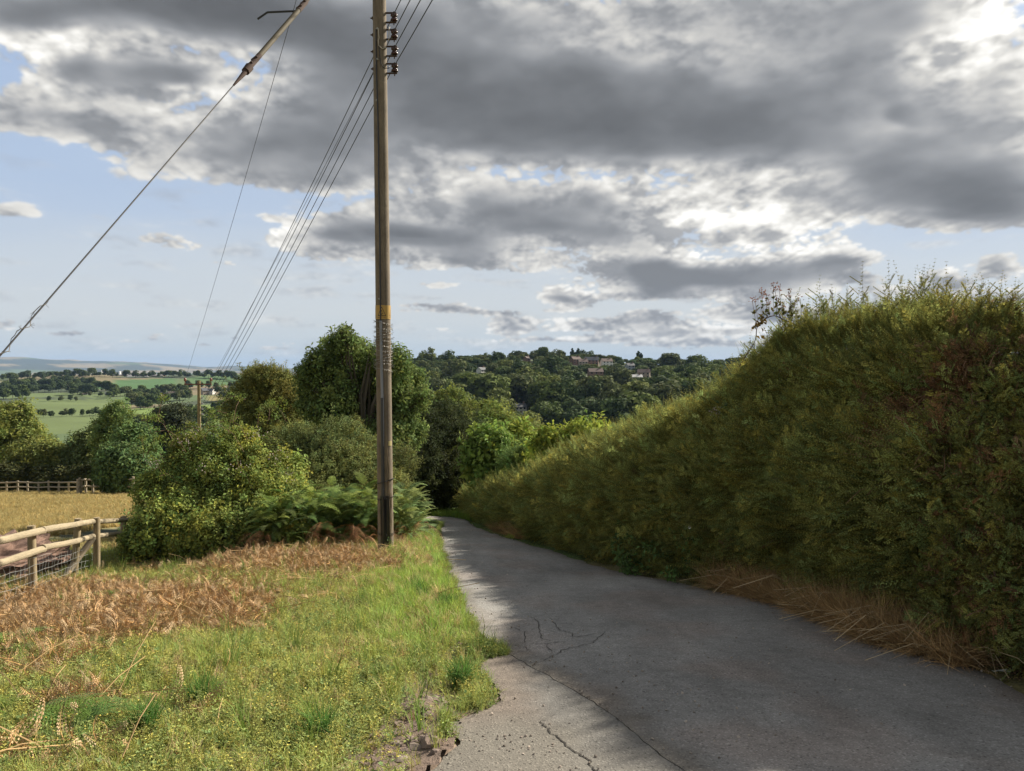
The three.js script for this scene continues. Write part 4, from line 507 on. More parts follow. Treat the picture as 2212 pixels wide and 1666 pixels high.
{ // bramble arching over the top of the hedge, with flower heads
  const P = [[1592, 800], [1612, 768], [1632, 735], [1636, 705], [1652, 690], [1672, 682], [1692, 690], [1715, 700], [1745, 712]].map(([u, v]) => at(u, v, 9.2)); const c = new THREE.CatmullRomCurve3(P), t = thing('bramble_spray', 'arching bramble stem with reddish flower heads over the hedge top', 'bramble', P[0].clone()); const o = P[0];
  const gb = new GB(); rnd = rngOf(71); gb.tube(Array.from({ length: 20 }, (_, i) => c.getPoint(i / 19).sub(o)), 0.006, 5, [0.12, 0.07, 0.05]);
  const lf = new GB(), ff = new GB();
  for (let k = 0; k < 15; k++) { const q = c.getPoint(0.36 + 0.64 * k / 15).sub(o), L = rr(0.16, 0.42), d = V(rr(-.25, .15), 1, rr(-.2, .2)).normalize(), e = q.clone().addScaledVector(d, L); gb.tube([q, e], 0.003, 3, [0.13, 0.075, 0.05]); for (let i = 0; i < 7; i++) lf.leaf(q.clone().addScaledVector(d, L * rr(0.05, 0.8)), rv().add(V(0, 0.3, 0)), V(rr(-1, 1), 1, rr(-1, 1)), rr(0.04, 0.07), rr(0.03, 0.045), 0.2, [0.1 * rr(.7, 1.4), 0.105, 0.035]); for (let i = 0; i < 12; i++) { const s = e.clone().add(rv().multiplyScalar(0.035)); ff.leaf(s, rv(), rv(), 0.025, 0.02, 0.3, [0.24 * rr(.7, 1.3), 0.12, 0.09]); } }
  for (let i = 0; i < 26; i++) lf.leaf(c.getPoint(rr(0.3, 0.5)).sub(o).add(rv().multiplyScalar(0.06)), rv(), rv(), 0.07, 0.05, 0.2, [0.16, 0.11, 0.03]);
  part('stem', gb.build(), M.dead, t); part('leaves', lf.build(), M.leaf, t).userData.kind = 'stuff'; part('flower_heads', ff.build(), M.leaf, t).userData.kind = 'stuff';
  // pale bramble blossom on the hedge face
  const S0 = at(1555, 905, 9.6), bt = thing('bramble_blossom', 'pale pink bramble blossom hanging on the hedge face', 'bramble', S0), bl = new GB(), bf = new GB(); for (const [u, v, n] of [[1545, 890, 9], [1552, 922, 8], [1550, 945, 6], [1580, 935, 8], [1570, 955, 6]]) { const q = at(u, v, 9.3).sub(S0); for (let i = 0; i < n * 3; i++) bf.leaf(q.clone().add(rv().multiplyScalar(0.06)), rv(), rv(), 0.028, 0.022, 0.2, [0.5, 0.42, 0.36]); for (let i = 0; i < 12; i++) bl.leaf(q.clone().add(rv().multiplyScalar(0.1)).add(V(0.14, 0.03, 0)), rv(), rv(), 0.07, 0.05, 0.2, [0.09, 0.13, 0.06]); }
  part('flowers', bf.build(), M.leaf, bt).userData.kind = 'stuff'; part('leaves', bl.build(), M.leaf, bt).userData.kind = 'stuff';
}

// ------------------------------------------------------------------ bushes and trees: clumps of leafy twigs on limbs
function blobsIn(c, r, n, size, flatBottom = 0.2) { const out = []; for (let i = 0; i < n; i++) { const t = (i + 0.5) / n, y = 1 - 2 * t, a = i * 2.39996 + rr(-0.4, 0.4), q = Math.sqrt(1 - y * y), k = rr(0.5, 0.82); if (y < -1 + flatBottom) continue; out.push({ c: V(c.x + Math.cos(a) * q * r.x * k, c.y + y * r.y * k, c.z + Math.sin(a) * q * r.z * k), r: size * rr(0.7, 1.3) }); } return out; }
function leafList(blobs, n, { scale = [0.8, 1.2], color, up = 0.35, jitter = 0.55, depth = 0.4, b = 0.28, y = 0.14, minY = -1e9, squash = 1 }) {
  const out = [], w = blobs.map((q) => q.r * q.r), W = w.reduce((a, q) => a + q, 0);
  let guard = 0; while (out.length < n && guard++ < n * 4) {
    let k = rnd() * W, i = 0; while ((k -= w[i]) > 0 && i < w.length - 1) i++;
    const B = blobs[i], d = rv(); if (d.lengthSq() > 1 || d.lengthSq() < 0.01) continue; d.normalize(); const rad = 1.06 - depth * rnd() * rnd() - 0.06 * rnd(), lum = 1 + 0.22 * n3(B.c.x * 3 + d.x * 2.2, B.c.y * 3 + d.y * 2.2, d.z * 2.2), p = B.c.clone().addScaledVector(d, B.r * rad * lum); p.y = B.c.y + (p.y - B.c.y) * squash;
    if (p.y < minY) continue; let inside = false; for (let j = 0; j < blobs.length; j++) if (j !== i && p.distanceToSquared(blobs[j].c) < (blobs[j].r * 0.62) ** 2) { inside = true; break; } if (inside && rnd() < 0.85) continue; if (rnd() < 0.07) p.addScaledVector(d.clone().add(V(0, 0.8, 0)), B.r * rr(0.1, 0.4));
    out.push([pose(p, d.clone().add(V(0, up, 0)).addScaledVector(rv(), jitter), rr(...scale)), vary(B.color ?? color, b, y)]);
  }
  return out;
}
function limbsTo(base, fork, blobs, r0, bark, t) { const gb = new GB(); gb.tube([base.clone().add(V(0, -0.3, 0)), base.clone().lerp(fork, 0.5).add(V(rr(-.1, .1), 0, rr(-.1, .1))), fork], (q) => r0 * (1.15 - 0.45 * q), 7); for (const B of blobs) { const m = fork.clone().lerp(B.c, 0.5).add(V(rr(-.2, .2), rr(0, 0.3), rr(-.2, .2))); gb.tube([fork, m, B.c], (q) => r0 * 0.42 * (1.05 - 0.85 * q), 5); for (let k = 0; k < 3; k++) gb.tube([B.c, B.c.clone().addScaledVector(rv().add(V(0, .4, 0)).normalize(), B.r * 0.8)], r0 * 0.09, 3); } return part('trunk', gb.build(), bark, t); }
function tree(name, label, category, group, o) {                      // o: base, height, crown centre height, radii, blobs, leaves, geometry, colour
  rnd = rngOf(o.seed); const t = thing(name, label, category, o.base, group), cc = V(o.dx ?? 0, o.cy, o.dz ?? 0), bl = o.blobList ?? blobsIn(cc, V(...o.r), o.blobs, o.size, o.flat ?? 0.15);
  if (!o.noTrunk) limbsTo(V(0, 0, 0), V((o.dx ?? 0) * 0.5, o.fork ?? o.cy * 0.45, 0), bl, o.trunk ?? 0.14, o.bark ?? M.bark, t);
  const gs = [].concat(o.geo); gs.forEach((g, i) => copies('crown', g, o.mat ?? M.leaf, leafList(bl, Math.round(o.n / gs.length), { color: o.color, ...o.opt }), t));
  return t;
}
const GEO = { bramble: [twigGeo(81, 9, 0.22, 0.075, 0.05, 1.0), twigGeo(82, 7, 0.16, 0.085, 0.055, 1.1)], oak: [twigGeo(83, 12, 0.3, 0.11, 0.06, 0.9), twigGeo(84, 10, 0.22, 0.1, 0.06, 1.0)], small: [twigGeo(85, 15, 0.26, 0.055, 0.032, 0.9), twigGeo(86, 13, 0.22, 0.05, 0.03, 1.0)], holly: [twigGeo(87, 13, 0.2, 0.06, 0.04, 1.0)], coarse: [twigGeo(88, 11, 0.5, 0.26, 0.15, 1.0), twigGeo(89, 10, 0.4, 0.28, 0.16, 1.1)] };
const B = (u, v, d, r, color) => ({ w: at(u, v, d), r, color });
const ragged = (list, n = 2) => { const out = [...list]; for (const q of list) for (let i = 0; i < n; i++) { const e = V(rr(-1, 1), rr(-0.3, 1), rr(-1, 1)).normalize(); out.push({ ...q, w: q.w.clone().addScaledVector(e, q.r * rr(0.8, 1.05)), r: q.r * rr(0.28, 0.5) }); } return out; };   // smaller clumps that break the outline
const bush = (name, label, list0, o) => { rnd = rngOf(o.seed + 5000); const list = ragged(list0.map((q) => ({ ...q, r: q.r * 0.92 }))).map((q) => { const k = rr(0.72, 1.25), h = rr(-0.1, 0.14), c = q.color ?? o.color; return { ...q, color: [c[0] * k * (1 + h), c[1] * k, c[2] * k * (1 - h)] }; }); const c = list.reduce((a, q) => a.add(q.w), V(0, 0, 0)).multiplyScalar(1 / list.length); const base = V(c.x, H(c.x, c.z), c.z); return tree(name, label, o.category ?? 'bush', o.group, { base, blobList: list.map((q) => ({ c: q.w.clone().sub(base), r: q.r, color: q.color })), fork: 0.4, trunk: 0.05, ...o, opt: { minY: -0.6, ...o.opt } }); };

const fillMass = (seed, top, vBase, dFront, dBack, n, r0, r1) => { rnd = rngOf(seed); const f = lin(top), u0 = top[0][0], u1 = top[top.length - 1][0], out = []; for (let i = 0; i < n; i++) { const u = u0 + (u1 - u0) * ((i * 0.618034) % 1), vt = f(u), q = Math.pow(((i + 0.5) / n), 0.9), r = rr(r0, r1), d = mix(dBack, dFront, q) + rr(-0.4, 0.4), v = mix(vt + r / d * F * 0.95, vBase - r * 0.4 / d * F, q); out.push(B(u + rr(-14, 14), v + rr(-8, 8), d, r)); } return out; };   // clumps that fill a mass under an uneven top line
bush('bramble_thicket', 'sunlit bramble thicket mounded high behind the log fence', fillMass(71, [[312, 1130], [326, 1050], [340, 995], [355, 962], [372, 938], [400, 925], [430, 906], [455, 912], [485, 893], [515, 912], [540, 924], [575, 932], [600, 962], [625, 985], [655, 1030]], 1205, 14.3, 17.2, 44, 0.26, 0.56),
  { seed: 201, geo: GEO.bramble, n: 15000, color: [0.25, 0.31, 0.085], category: 'bramble', opt: { scale: [0.55, 1.25], up: 0.3, jitter: 0.8, b: 0.35, y: 0.2, depth: 0.75 } });
{ rnd = rngOf(203); const t = thing('bramble_canes', 'long arching bramble canes reaching out of the thicket top', 'bramble', at(450, 960, 16)), gb = new GB(), L = []; t.position.y -= 0; for (let k = 0; k < 46; k++) { const o = at(rr(300, 620), rr(900, 1100), rr(15, 16.4)).sub(t.position), a = rr(0, 6.28), L0 = rr(0.4, 1.0), P = [o, o.clone().add(V(Math.cos(a) * L0 * .3, L0 * .55, Math.sin(a) * L0 * .3)), o.clone().add(V(Math.cos(a) * L0 * .8, L0 * .55, Math.sin(a) * L0 * .8))], c = new THREE.QuadraticBezierCurve3(P[0], P[1].clone().add(V(0, .2, 0)), P[2]); gb.tube([0, .33, .66, 1].map((q) => c.getPoint(q)), 0.005, 4, [0.16, 0.1, 0.06]); for (let i = 0; i < 7; i++) L.push([pose(c.getPoint(rr(.3, 1)), rv().add(V(0, .5, 0)), rr(.5, .9)), vary([0.16, 0.21, 0.05], .3, .2)]); } part('cane', gb.build(), M.dead, t).userData.kind = 'stuff'; copies('leaves', GEO.bramble[1], M.leaf, L, t);
  const bf = new GB(); for (let k = 0; k < 170; k++) { const c = [[395, 955], [600, 985], [330, 1000], [420, 935], [560, 940], [440, 1010], [620, 1030], [520, 1005]][k % 8], p = at(c[0] + gauss() * 20, c[1] + gauss() * 14, rr(14.9, 16)).sub(t.position); bf.leaf(p, rv(), rv(), 0.035, 0.03, 0.2, [0.5, 0.42, 0.4]); } part('blossom', bf.build(), M.leaf, t).userData.kind = 'stuff'; }
bush('hawthorn_bush', 'dense grey-green hawthorn bush between bramble thicket and pole', fillMass(73, [[590, 960], [620, 925], [655, 912], [690, 900], [720, 918], [760, 908], [800, 935], [835, 950]], 1120, 17.6, 20.2, 34, 0.34, 0.72),
  { seed: 211, geo: GEO.small, n: 14000, color: [0.21, 0.245, 0.09], opt: { scale: [0.6, 1.15], b: 0.3, y: 0.12, depth: 0.7 } });
bush('yellowing_thorn_tree', 'small yellow-green thorn tree rising behind the bramble thicket', [B(575, 850, 27, 0.9), B(545, 885, 27, 0.95), B(610, 880, 27, 0.95), B(590, 920, 26.6, 1.0), B(540, 930, 26.5, 0.8), B(630, 920, 27, 0.8), B(560, 835, 27, 0.5), B(600, 840, 27, 0.5)], { seed: 221, geo: GEO.small, n: 6500, color: [0.235, 0.26, 0.085], category: 'tree', trunk: 0.09, opt: { scale: [0.9, 1.5], depth: 0.7 } });
// the tall tree behind the pole
tree('broadleaf_tree', 'tall leafy broadleaf tree standing directly behind the wooden pole', 'tree', null, (() => { const b = at(785, 1000, 24); b.y = H(b.x, b.z); const L = [[740, 745, 0.55], [715, 785, 0.72], [690, 790, 0.45], [770, 770, 0.6], [730, 830, 0.85], [690, 850, 0.75], [665, 815, 0.36], [770, 840, 0.9], [815, 780, 0.45], [825, 820, 0.75], [865, 790, 0.42], [880, 830, 0.6], [850, 850, 0.75], [890, 870, 0.52], [720, 890, 0.85], [790, 890, 0.9], [860, 905, 0.75], [890, 940, 0.5], [830, 950, 0.8], [760, 930, 0.75], [870, 970, 0.5], [675, 880, 0.5], [742, 722, 0.2], [705, 752, 0.25], [672, 800, 0.22], [770, 748, 0.22], [850, 770, 0.22], [895, 808, 0.2], [912, 860, 0.22], [655, 838, 0.2], [805, 758, 0.2]].map(([u, v, r], i) => ({ c: at(u, v, 24 + [0, 0.6, -0.5, 0.9][i % 4]).sub(b), r: r * 0.64 })); rnd = rngOf(5231); const L2 = ragged(L.map((q) => ({ w: q.c, r: q.r })), 3).map((q) => ({ c: q.w, r: q.r })); return { seed: 231, base: b, blobList: L2, fork: 2.2, trunk: 0.16, geo: GEO.oak, n: 6000, color: [0.17, 0.23, 0.075], mat: M.leaf, opt: { scale: [0.75, 1.35], depth: 0.95, b: 0.4, jitter: 0.9 } }; })());
// dark evergreen bank and trees where the lane turns
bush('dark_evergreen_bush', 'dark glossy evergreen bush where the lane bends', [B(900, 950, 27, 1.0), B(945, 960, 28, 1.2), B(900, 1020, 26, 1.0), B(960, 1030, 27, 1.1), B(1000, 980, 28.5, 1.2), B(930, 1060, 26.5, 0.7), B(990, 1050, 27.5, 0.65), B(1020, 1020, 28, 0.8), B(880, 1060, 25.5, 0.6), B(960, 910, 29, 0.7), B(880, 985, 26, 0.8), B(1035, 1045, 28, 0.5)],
  { seed: 241, geo: GEO.holly, n: 12500, color: [0.055, 0.074, 0.03], opt: { scale: [0.9, 1.5], b: 0.35, y: 0.1 } });  // dark evergreen leaves, colour lowered further to stand in for shade
bush('mixed_tree', 'bright green tree rising behind the dark evergreen bush', [B(975, 885, 38, 0.8), B(1000, 925, 38, 1.1), B(1045, 915, 39, 0.95), B(1035, 950, 37, 1.2), B(985, 945, 37, 1.1), B(960, 868, 38, 0.4), B(985, 862, 38, 0.35), B(1075, 935, 38, 1.0), B(1090, 965, 37, 1.0), B(1060, 985, 36, 1.1), B(1000, 980, 36, 1.1), B(1058, 892, 39, 0.45), B(1020, 895, 39, 0.5)], { seed: 251, geo: GEO.coarse, n: 5600, color: [0.18, 0.235, 0.065], category: 'tree', trunk: 0.16, opt: { scale: [0.42, 0.8], depth: 0.6, b: 0.4 } });
bush('olive_green_tree', 'rounded olive-green tree stepping down beside the mixed tree', [B(1125, 945, 42, 1.0), B(1150, 970, 42, 1.0), B(1172, 990, 41, 0.95), B(1120, 985, 40, 1.1), B(1150, 935, 43, 0.5), B(1185, 970, 42, 0.6)], { seed: 255, geo: GEO.coarse, n: 3200, color: [0.19, 0.215, 0.07], category: 'tree', trunk: 0.14, opt: { scale: [0.42, 0.75], depth: 0.5 } });
bush('chestnut_sapling', 'light green broad-leaved sapling standing above the low end of the hedge', [B(1060, 970, 23, 0.5), B(1040, 1000, 23, 0.45), B(1085, 995, 23, 0.45), B(1120, 950, 24, 0.4), B(1050, 1030, 22.6, 0.4), B(1100, 1020, 22.5, 0.4), B(1030, 960, 23, 0.3)], { seed: 261, geo: GEO.coarse, n: 620, color: [0.2, 0.28, 0.065], category: 'tree', trunk: 0.04, opt: { scale: [0.55, 0.85], depth: 0.9 } });
bush('rounded_green_bush', 'rounded mid-green bush behind the low end of the hedge', [B(1150, 1000, 21, 0.5), B(1110, 1005, 21, 0.45), B(1190, 995, 21, 0.45), B(1160, 985, 21.4, 0.4), B(1215, 980, 20, 0.35)], { seed: 265, geo: GEO.small, n: 2600, color: [0.17, 0.25, 0.08], opt: { scale: [0.6, 0.9] } });
bush('hazel_bush', 'bright yellow-green hazel leaves showing over the hedge top', [B(1240, 960, 18, 0.35), B(1200, 965, 18.5, 0.35), B(1265, 945, 17.5, 0.28), B(1170, 975, 19, 0.3), B(1290, 945, 17, 0.25)], { seed: 271, geo: GEO.coarse, n: 460, color: [0.26, 0.34, 0.07], opt: { scale: [0.4, 0.65], depth: 0.9 } });
{ // tall green bracken in front of the bushes, either side of the pole
  rnd = rngOf(281); const fr = [bladeFrond(91, 1.0, 13, 0.26, 0.95), bladeFrond(92, 1.1, 14, 0.28, 1.15), bladeFrond(93, 0.85, 12, 0.24, 1.3)];
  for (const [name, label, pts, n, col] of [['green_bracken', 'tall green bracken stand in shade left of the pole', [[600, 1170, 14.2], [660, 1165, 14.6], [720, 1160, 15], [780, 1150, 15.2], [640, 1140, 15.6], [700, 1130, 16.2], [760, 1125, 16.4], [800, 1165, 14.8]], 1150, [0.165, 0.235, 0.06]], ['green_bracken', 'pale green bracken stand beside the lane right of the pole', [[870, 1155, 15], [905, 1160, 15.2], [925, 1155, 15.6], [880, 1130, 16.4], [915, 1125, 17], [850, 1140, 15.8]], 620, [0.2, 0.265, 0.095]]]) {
    const c = at(pts[0][0], pts[0][1], pts[0][2]); c.y = H(c.x, c.z); const t = thing(name, label, 'bracken', c), L = [[], [], []];
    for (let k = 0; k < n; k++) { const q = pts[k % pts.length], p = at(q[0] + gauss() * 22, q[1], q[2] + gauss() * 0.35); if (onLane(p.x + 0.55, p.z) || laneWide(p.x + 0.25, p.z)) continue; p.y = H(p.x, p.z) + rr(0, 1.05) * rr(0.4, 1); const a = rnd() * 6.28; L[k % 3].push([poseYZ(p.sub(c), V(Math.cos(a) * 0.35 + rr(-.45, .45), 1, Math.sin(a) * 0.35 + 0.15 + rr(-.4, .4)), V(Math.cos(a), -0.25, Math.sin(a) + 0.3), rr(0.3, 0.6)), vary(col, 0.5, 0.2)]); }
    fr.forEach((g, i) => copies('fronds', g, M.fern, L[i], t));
  }
  const dl = [], p0 = frondGeo(94, 0.7, 15, 0.15, 5, 1.4, 0.4); for (let k = 0; k < 90; k++) { const [u, v, d] = [[560, 1195, 13.8], [700, 1190, 13.9], [780, 1185, 13.9], [880, 1175, 14.3]][k % 4], p = at(u + gauss() * 45, v, d); if (laneWide(p.x, p.z)) continue; p.y = H(p.x, p.z) + rr(0.1, 0.45); const a = rnd() * 6.28; dl.push([poseYZ(p, V(Math.cos(a), 0.6, Math.sin(a)), V(Math.cos(a), -1, Math.sin(a)), rr(.45, .8)), vary([0.26, 0.13, 0.065], .35, .08)]); }
  const t = thing('hanging_bracken', 'brown dying bracken fronds hanging under the green bracken', 'bracken', null); t.userData.kind = 'stuff'; copies('dead_fronds', p0, M.dead, dl, t);
}

// ------------------------------------------------------------------ the wooden pole and what it carries
const woodTex = (() => { const a = tiled(6, 51), d = 512, r = rngOf(17), col = Array.from({ length: d }, () => r()); return noiseTex(d, (x, y) => { const i = Math.floor(x * d), s = (col[i] + col[(i + 1) % d] + col[(i + 3) % d]) / 3, k = 0.7 + 0.3 * (s - 0.5) + 0.22 * a(x, y * 0.5, 3) + 0.12 * n2(i * 0.9, y * 26), cr = n2b(x * 40, y * 3) > 0.72 && col[i] > 0.55 ? 0.55 : 1; return [k * cr, k * cr * 0.95, k * cr * 0.86]; }); })();
const woodMat = (c, bump = 0.008) => new THREE.MeshStandardMaterial({ color: c, map: woodTex, bumpMap: woodTex, bumpScale: bump, roughness: 0.92 });
const steel = std(lc(0.35, 0.36, 0.38), 0.45, { metalness: 0.6 }), rust = std(lc(0.055, 0.03, 0.022), 0.9), blackPl = std(lc(0.012, 0.012, 0.013), 0.4), wireMat = std(lc(0.03, 0.03, 0.032), 0.6), porc = std(lc(0.05, 0.016, 0.012), 0.25);
const cyl = (p, q, r0, r1, seg = 14, uvLen = 1) => { const g = new THREE.CylinderGeometry(r1, r0, p.distanceTo(q), seg, 6), u = g.attributes.uv, L = p.distanceTo(q); for (let i = 0; i < u.count; i++) u.setXY(i, u.getX(i) * 0.55, u.getY(i) * L * 0.45 * uvLen); g.applyQuaternion(new THREE.Quaternion().setFromUnitVectors(UPV, q.clone().sub(p).normalize())); g.translate((p.x + q.x) / 2, (p.y + q.y) / 2, (p.z + q.z) / 2); return g; };
const PB = at(834, 1204, 13.3); PB.y = H(PB.x, PB.z);
const PT = at(822, -70, 13.5);                                         // the pole leans very slightly
const poleX = (y) => PB.x + (PT.x - PB.x) * (y - PB.y) / (PT.y - PB.y), poleR = (y) => 0.142 - 0.026 * (y - PB.y) / (PT.y - PB.y);
const yAt = (v) => EYE + (HV - v) / F * 13.5;
const pole = thing('utility_pole', 'weathered wooden electricity pole with yellow danger plate on the verge', 'pole', PB);
const onPole = (v, ang, out = 0) => { const y = yAt(v), r = poleR(y) + out; return V(poleX(y) + Math.sin(ang) * r - PB.x, y - PB.y, Math.cos(ang) * r); };   // ang 0 faces the road, + to the right
{
  const g = cyl(V(0, -0.5, 0), V(PT.x - PB.x, PT.y - PB.y + 0.6, 0), 0.142, 0.115, 28); part('shaft', g, woodMat(lc(0.26, 0.22, 0.175)), pole);
  const tubeAlong = (name, pts, r, mat, seg = 6) => part(name, new GB().tube(pts, r, seg).build(), mat, pole);
  // danger plate wrapped round the shaft
  const cv = document.createElement('canvas'); cv.width = 1024; cv.height = 384; const x = cv.getContext('2d'); x.fillStyle = '#b08d45'; x.fillRect(0, 0, 1024, 384);
  for (const c of [30, 512, 994]) {
    x.strokeStyle = '#16130d'; x.lineWidth = 18; x.lineJoin = 'round'; x.beginPath(); x.moveTo(c, 50); x.lineTo(c + 150, 292); x.lineTo(c - 150, 292); x.closePath(); x.stroke();
    x.lineWidth = 13; x.beginPath(); x.moveTo(c - 22, 130); x.lineTo(c - 22, 168); x.lineTo(c + 12, 150); x.lineTo(c + 14, 205); x.stroke(); x.fillStyle = '#16130d'; x.beginPath(); x.moveTo(c + 2, 195); x.lineTo(c + 27, 195); x.lineTo(c + 14, 222); x.fill();
    x.beginPath(); x.arc(c + 52, 225, 11, 0, 7); x.fill(); x.lineWidth = 15; x.beginPath(); x.moveTo(c + 40, 236); x.lineTo(c - 20, 246); x.lineTo(c - 62, 226); x.stroke(); x.lineWidth = 11; x.beginPath(); x.moveTo(c - 20, 246); x.lineTo(c - 8, 268); x.lineTo(c - 42, 272); x.moveTo(c + 30, 240); x.lineTo(c + 12, 262); x.stroke();
    x.font = 'bold 36px sans-serif'; x.textAlign = 'center'; x.fillText('DANGER OF DEATH', c, 348);
  }
  const tx = new THREE.CanvasTexture(cv); tx.colorSpace = THREE.SRGBColorSpace; const y0 = yAt(692), y1 = yAt(663), pr = poleR(y0) + 0.006, pg = new THREE.CylinderGeometry(pr - 0.001, pr, y1 - y0, 36, 1, true, -1.75, 3.5); pg.translate(poleX((y0 + y1) / 2) - PB.x, (y0 + y1) / 2 - PB.y, 0);
  part('danger_plate', pg, new THREE.MeshStandardMaterial({ map: tx, roughness: 0.5, side: THREE.DoubleSide }), pole).userData.label = 'yellow danger of death plate with black triangle';
  // cable down the face, grey conduit, black cable guard
  const A0 = -0.22; tubeAlong('cable', [[88, -0.3], [120, -0.32], [170, -0.3], [250, -0.2], [330, -0.14], [420, -0.18], [520, -0.12], [620, -0.16], [700, -0.14]].map(([v, a]) => onPole(v, a, 0.012)), 0.011, blackPl, 7);
  tubeAlong('cable', [[88, -0.3], [84, -0.18], [88, 0.02], [106, 0.1], [112, 0.0], [122, 0.05], [128, 0.5], [124, 0.95], [105, 1.25], [82, 1.35], [76, 1.6]].map(([v, a]) => onPole(v, a, 0.014 + (a > 1 ? 0.05 : 0))), 0.008, std(lc(0.45, 0.4, 0.33), 0.6), 6);
  tubeAlong('cable', [[118, 0.05], [150, 0.2], [160, 0.35], [167, 0.7], [166, 1.2], [158, 1.6]].map(([v, a]) => onPole(v, a, 0.014 + (a > 1 ? 0.04 : 0))), 0.007, blackPl, 6);
  tubeAlong('conduit', [[696, -0.12], [800, -0.1], [830, -0.08], [862, -0.06]].map(([v, a]) => onPole(v, a, 0.014)), 0.024, std(lc(0.25, 0.26, 0.29), 0.5), 10);
  tubeAlong('conduit', [[858, -0.06], [950, -0.08], [1070, -0.12]].map(([v, a]) => onPole(v, a, 0.016)), 0.031, std(lc(0.045, 0.048, 0.055), 0.35), 10);
  { const q = onPole(1066, -0.1, 0), b = onPole(1205, -0.08, 0), gg = new GB(), seg = 14; for (let i = 0; i < seg; i++) { const f = (k) => { const a = -1 + 2 * k / seg, hump = Math.abs(a) < 0.55 ? 0.058 * Math.cos(a / 0.55 * 1.57) : 0; return [a * 0.1, 0.012 + hump]; }, [ax, az] = f(i), [bx, bz] = f(i + 1), rr_ = 0.142, Z = (X, e) => Math.sqrt(Math.max(0, rr_ * rr_ - (X - 0.01) ** 2)) + e; gg.quad(V(b.x + ax, b.y, Z(ax - 0.02, az)), V(b.x + bx, b.y, Z(bx - 0.02, bz)), V(q.x + bx, q.y, Z(bx - 0.02, bz) - 0.003), V(q.x + ax, q.y, Z(ax - 0.02, az) - 0.003)); } part('cable_guard', gg.build(), std(lc(0.016, 0.015, 0.016), 0.38, { side: THREE.DoubleSide }), pole); }
  const band = (v, tilt, thick, mat, name) => { const P = []; for (let k = 0; k <= 30; k++) { const a = k / 30 * 6.283; P.push(onPole(v + tilt * Math.sin(a), a, 0.008 + (Math.abs(Math.atan2(Math.sin(a + 0.1), Math.cos(a + 0.1))) < 0.32 ? 0.045 : 0))); } tubeAlong(name, P, thick, mat, 5); };
  band(1036, -5, 0.009, blackPl, 'strap'); band(1072, -3, 0.006, blackPl, 'strap'); band(1146, 1, 0.004, blackPl, 'strap'); band(1149, 1, 0.004, blackPl, 'strap');
  // turns of barbed wire against climbing
  const barb = std(lc(0.3, 0.29, 0.27), 0.55, { metalness: 0.5 }); rnd = rngOf(301);
  for (let k = 0; k < 13; k++) { const v = 700 + k * 8.2 + rr(-1.5, 1.5), gb = new GB(), P = []; for (let i = 0; i <= 36; i++) { const a = i / 36 * 6.283; P.push(onPole(v + rr(-.4, .4) + 4 * Math.sin(a + k), a, 0.014 + 0.01 * rnd() + (Math.abs(Math.atan2(Math.sin(a + 0.1), Math.cos(a + 0.1))) < 0.3 ? 0.03 : 0))); } gb.tube(P, 0.0035, 4); for (let i = 0; i < 14; i++) { const a = i / 14 * 6.283 + rnd(), o = onPole(v + 4 * Math.sin(a + k), a, 0.016), d = V(Math.sin(a), 0, Math.cos(a)); for (const s of [-1, 1]) gb.tube([o.clone().addScaledVector(d, -0.005), o.clone().addScaledVector(d, 0.028).add(V(rr(-.02, .02), s * 0.022, 0))], 0.0024, 3); } part('barbed_wire', gb.build(), barb, pole); }
  // four shackle insulators on the lane side, their bolts on the other
  for (const v of [58, 93, 128, 164]) {
    const s = new THREE.Group(); s.name = 'insulator_bracket'; s.position.copy(onPole(v, 1.45, -0.01)); pole.add(s); const ib = new GB(); ib.box(-0.02, 0.2, 0.075, 0.092, -0.02, 0.02); ib.box(-0.02, 0.2, -0.092, -0.075, -0.02, 0.02); ib.box(-0.012, 0.006, -0.1, 0.1, -0.025, 0.025); ib.tube([V(0.155, -0.13, 0), V(0.155, 0.11, 0)], 0.011, 6); part('bracket', ib.build(), rust, s);
    const lg = new THREE.LatheGeometry([[0.02, -0.07], [0.055, -0.068], [0.062, -0.05], [0.06, -0.028], [0.04, -0.012], [0.036, 0], [0.04, 0.012], [0.06, 0.028], [0.062, 0.05], [0.055, 0.068], [0.02, 0.07]].map(([a, b]) => new THREE.Vector2(a, b)), 18); lg.translate(0.155, 0, 0); lg.scale(1, 0.88, 0.85); part('insulator', lg, porc, s);
    const p = onPole(v, -1.6, -0.02), b = cyl(V(0, 0, 0), V(-0.06, 0, 0), 0.013, 0.013, 8); const m = part('bolt', b, rust, pole); m.position.copy(p); const w = part('washer', cyl(V(-0.02, 0, 0), V(-0.03, 0, 0), 0.03, 0.03, 10), rust, m);
  }
  for (const [v, a] of [[87, 0.0], [150, -0.1], [235, -0.25], [650, -0.2]]) part('cable_clip', new THREE.SphereGeometry(0.02, 8, 6), std(lc(0.3, 0.29, 0.27), 0.7), pole).position.copy(onPole(v, a - 0.1, 0.006));
  const tg = new THREE.CylinderGeometry(poleR(yAt(955)) + 0.004, poleR(yAt(955)) + 0.004, 0.085, 8, 1, true, 0.62, 0.6); tg.translate(poleX(yAt(955)) - PB.x, yAt(955) - PB.y, 0); part('number_tag', tg, std(lc(0.5, 0.42, 0.2), 0.5, { side: THREE.DoubleSide }), pole);
  // ivy stems and a small ivy shoot at the foot
  const iv = new GB(); for (const p of [[[1195, 0.55], [1120, 0.8], [1060, 0.6], [1010, 0.75], [965, 0.45]], [[1190, 0.9], [1130, 0.7], [1085, 0.95], [1040, 0.6], [1000, 0.4]], [[1150, 0.75], [1110, 1.1], [1060, 0.95]]]) iv.tube(p.map(([v, a]) => onPole(v, a, 0.005)), 0.006, 4); part('ivy_stem', iv.build(), std(lc(0.25, 0.2, 0.14), 0.95), pole);
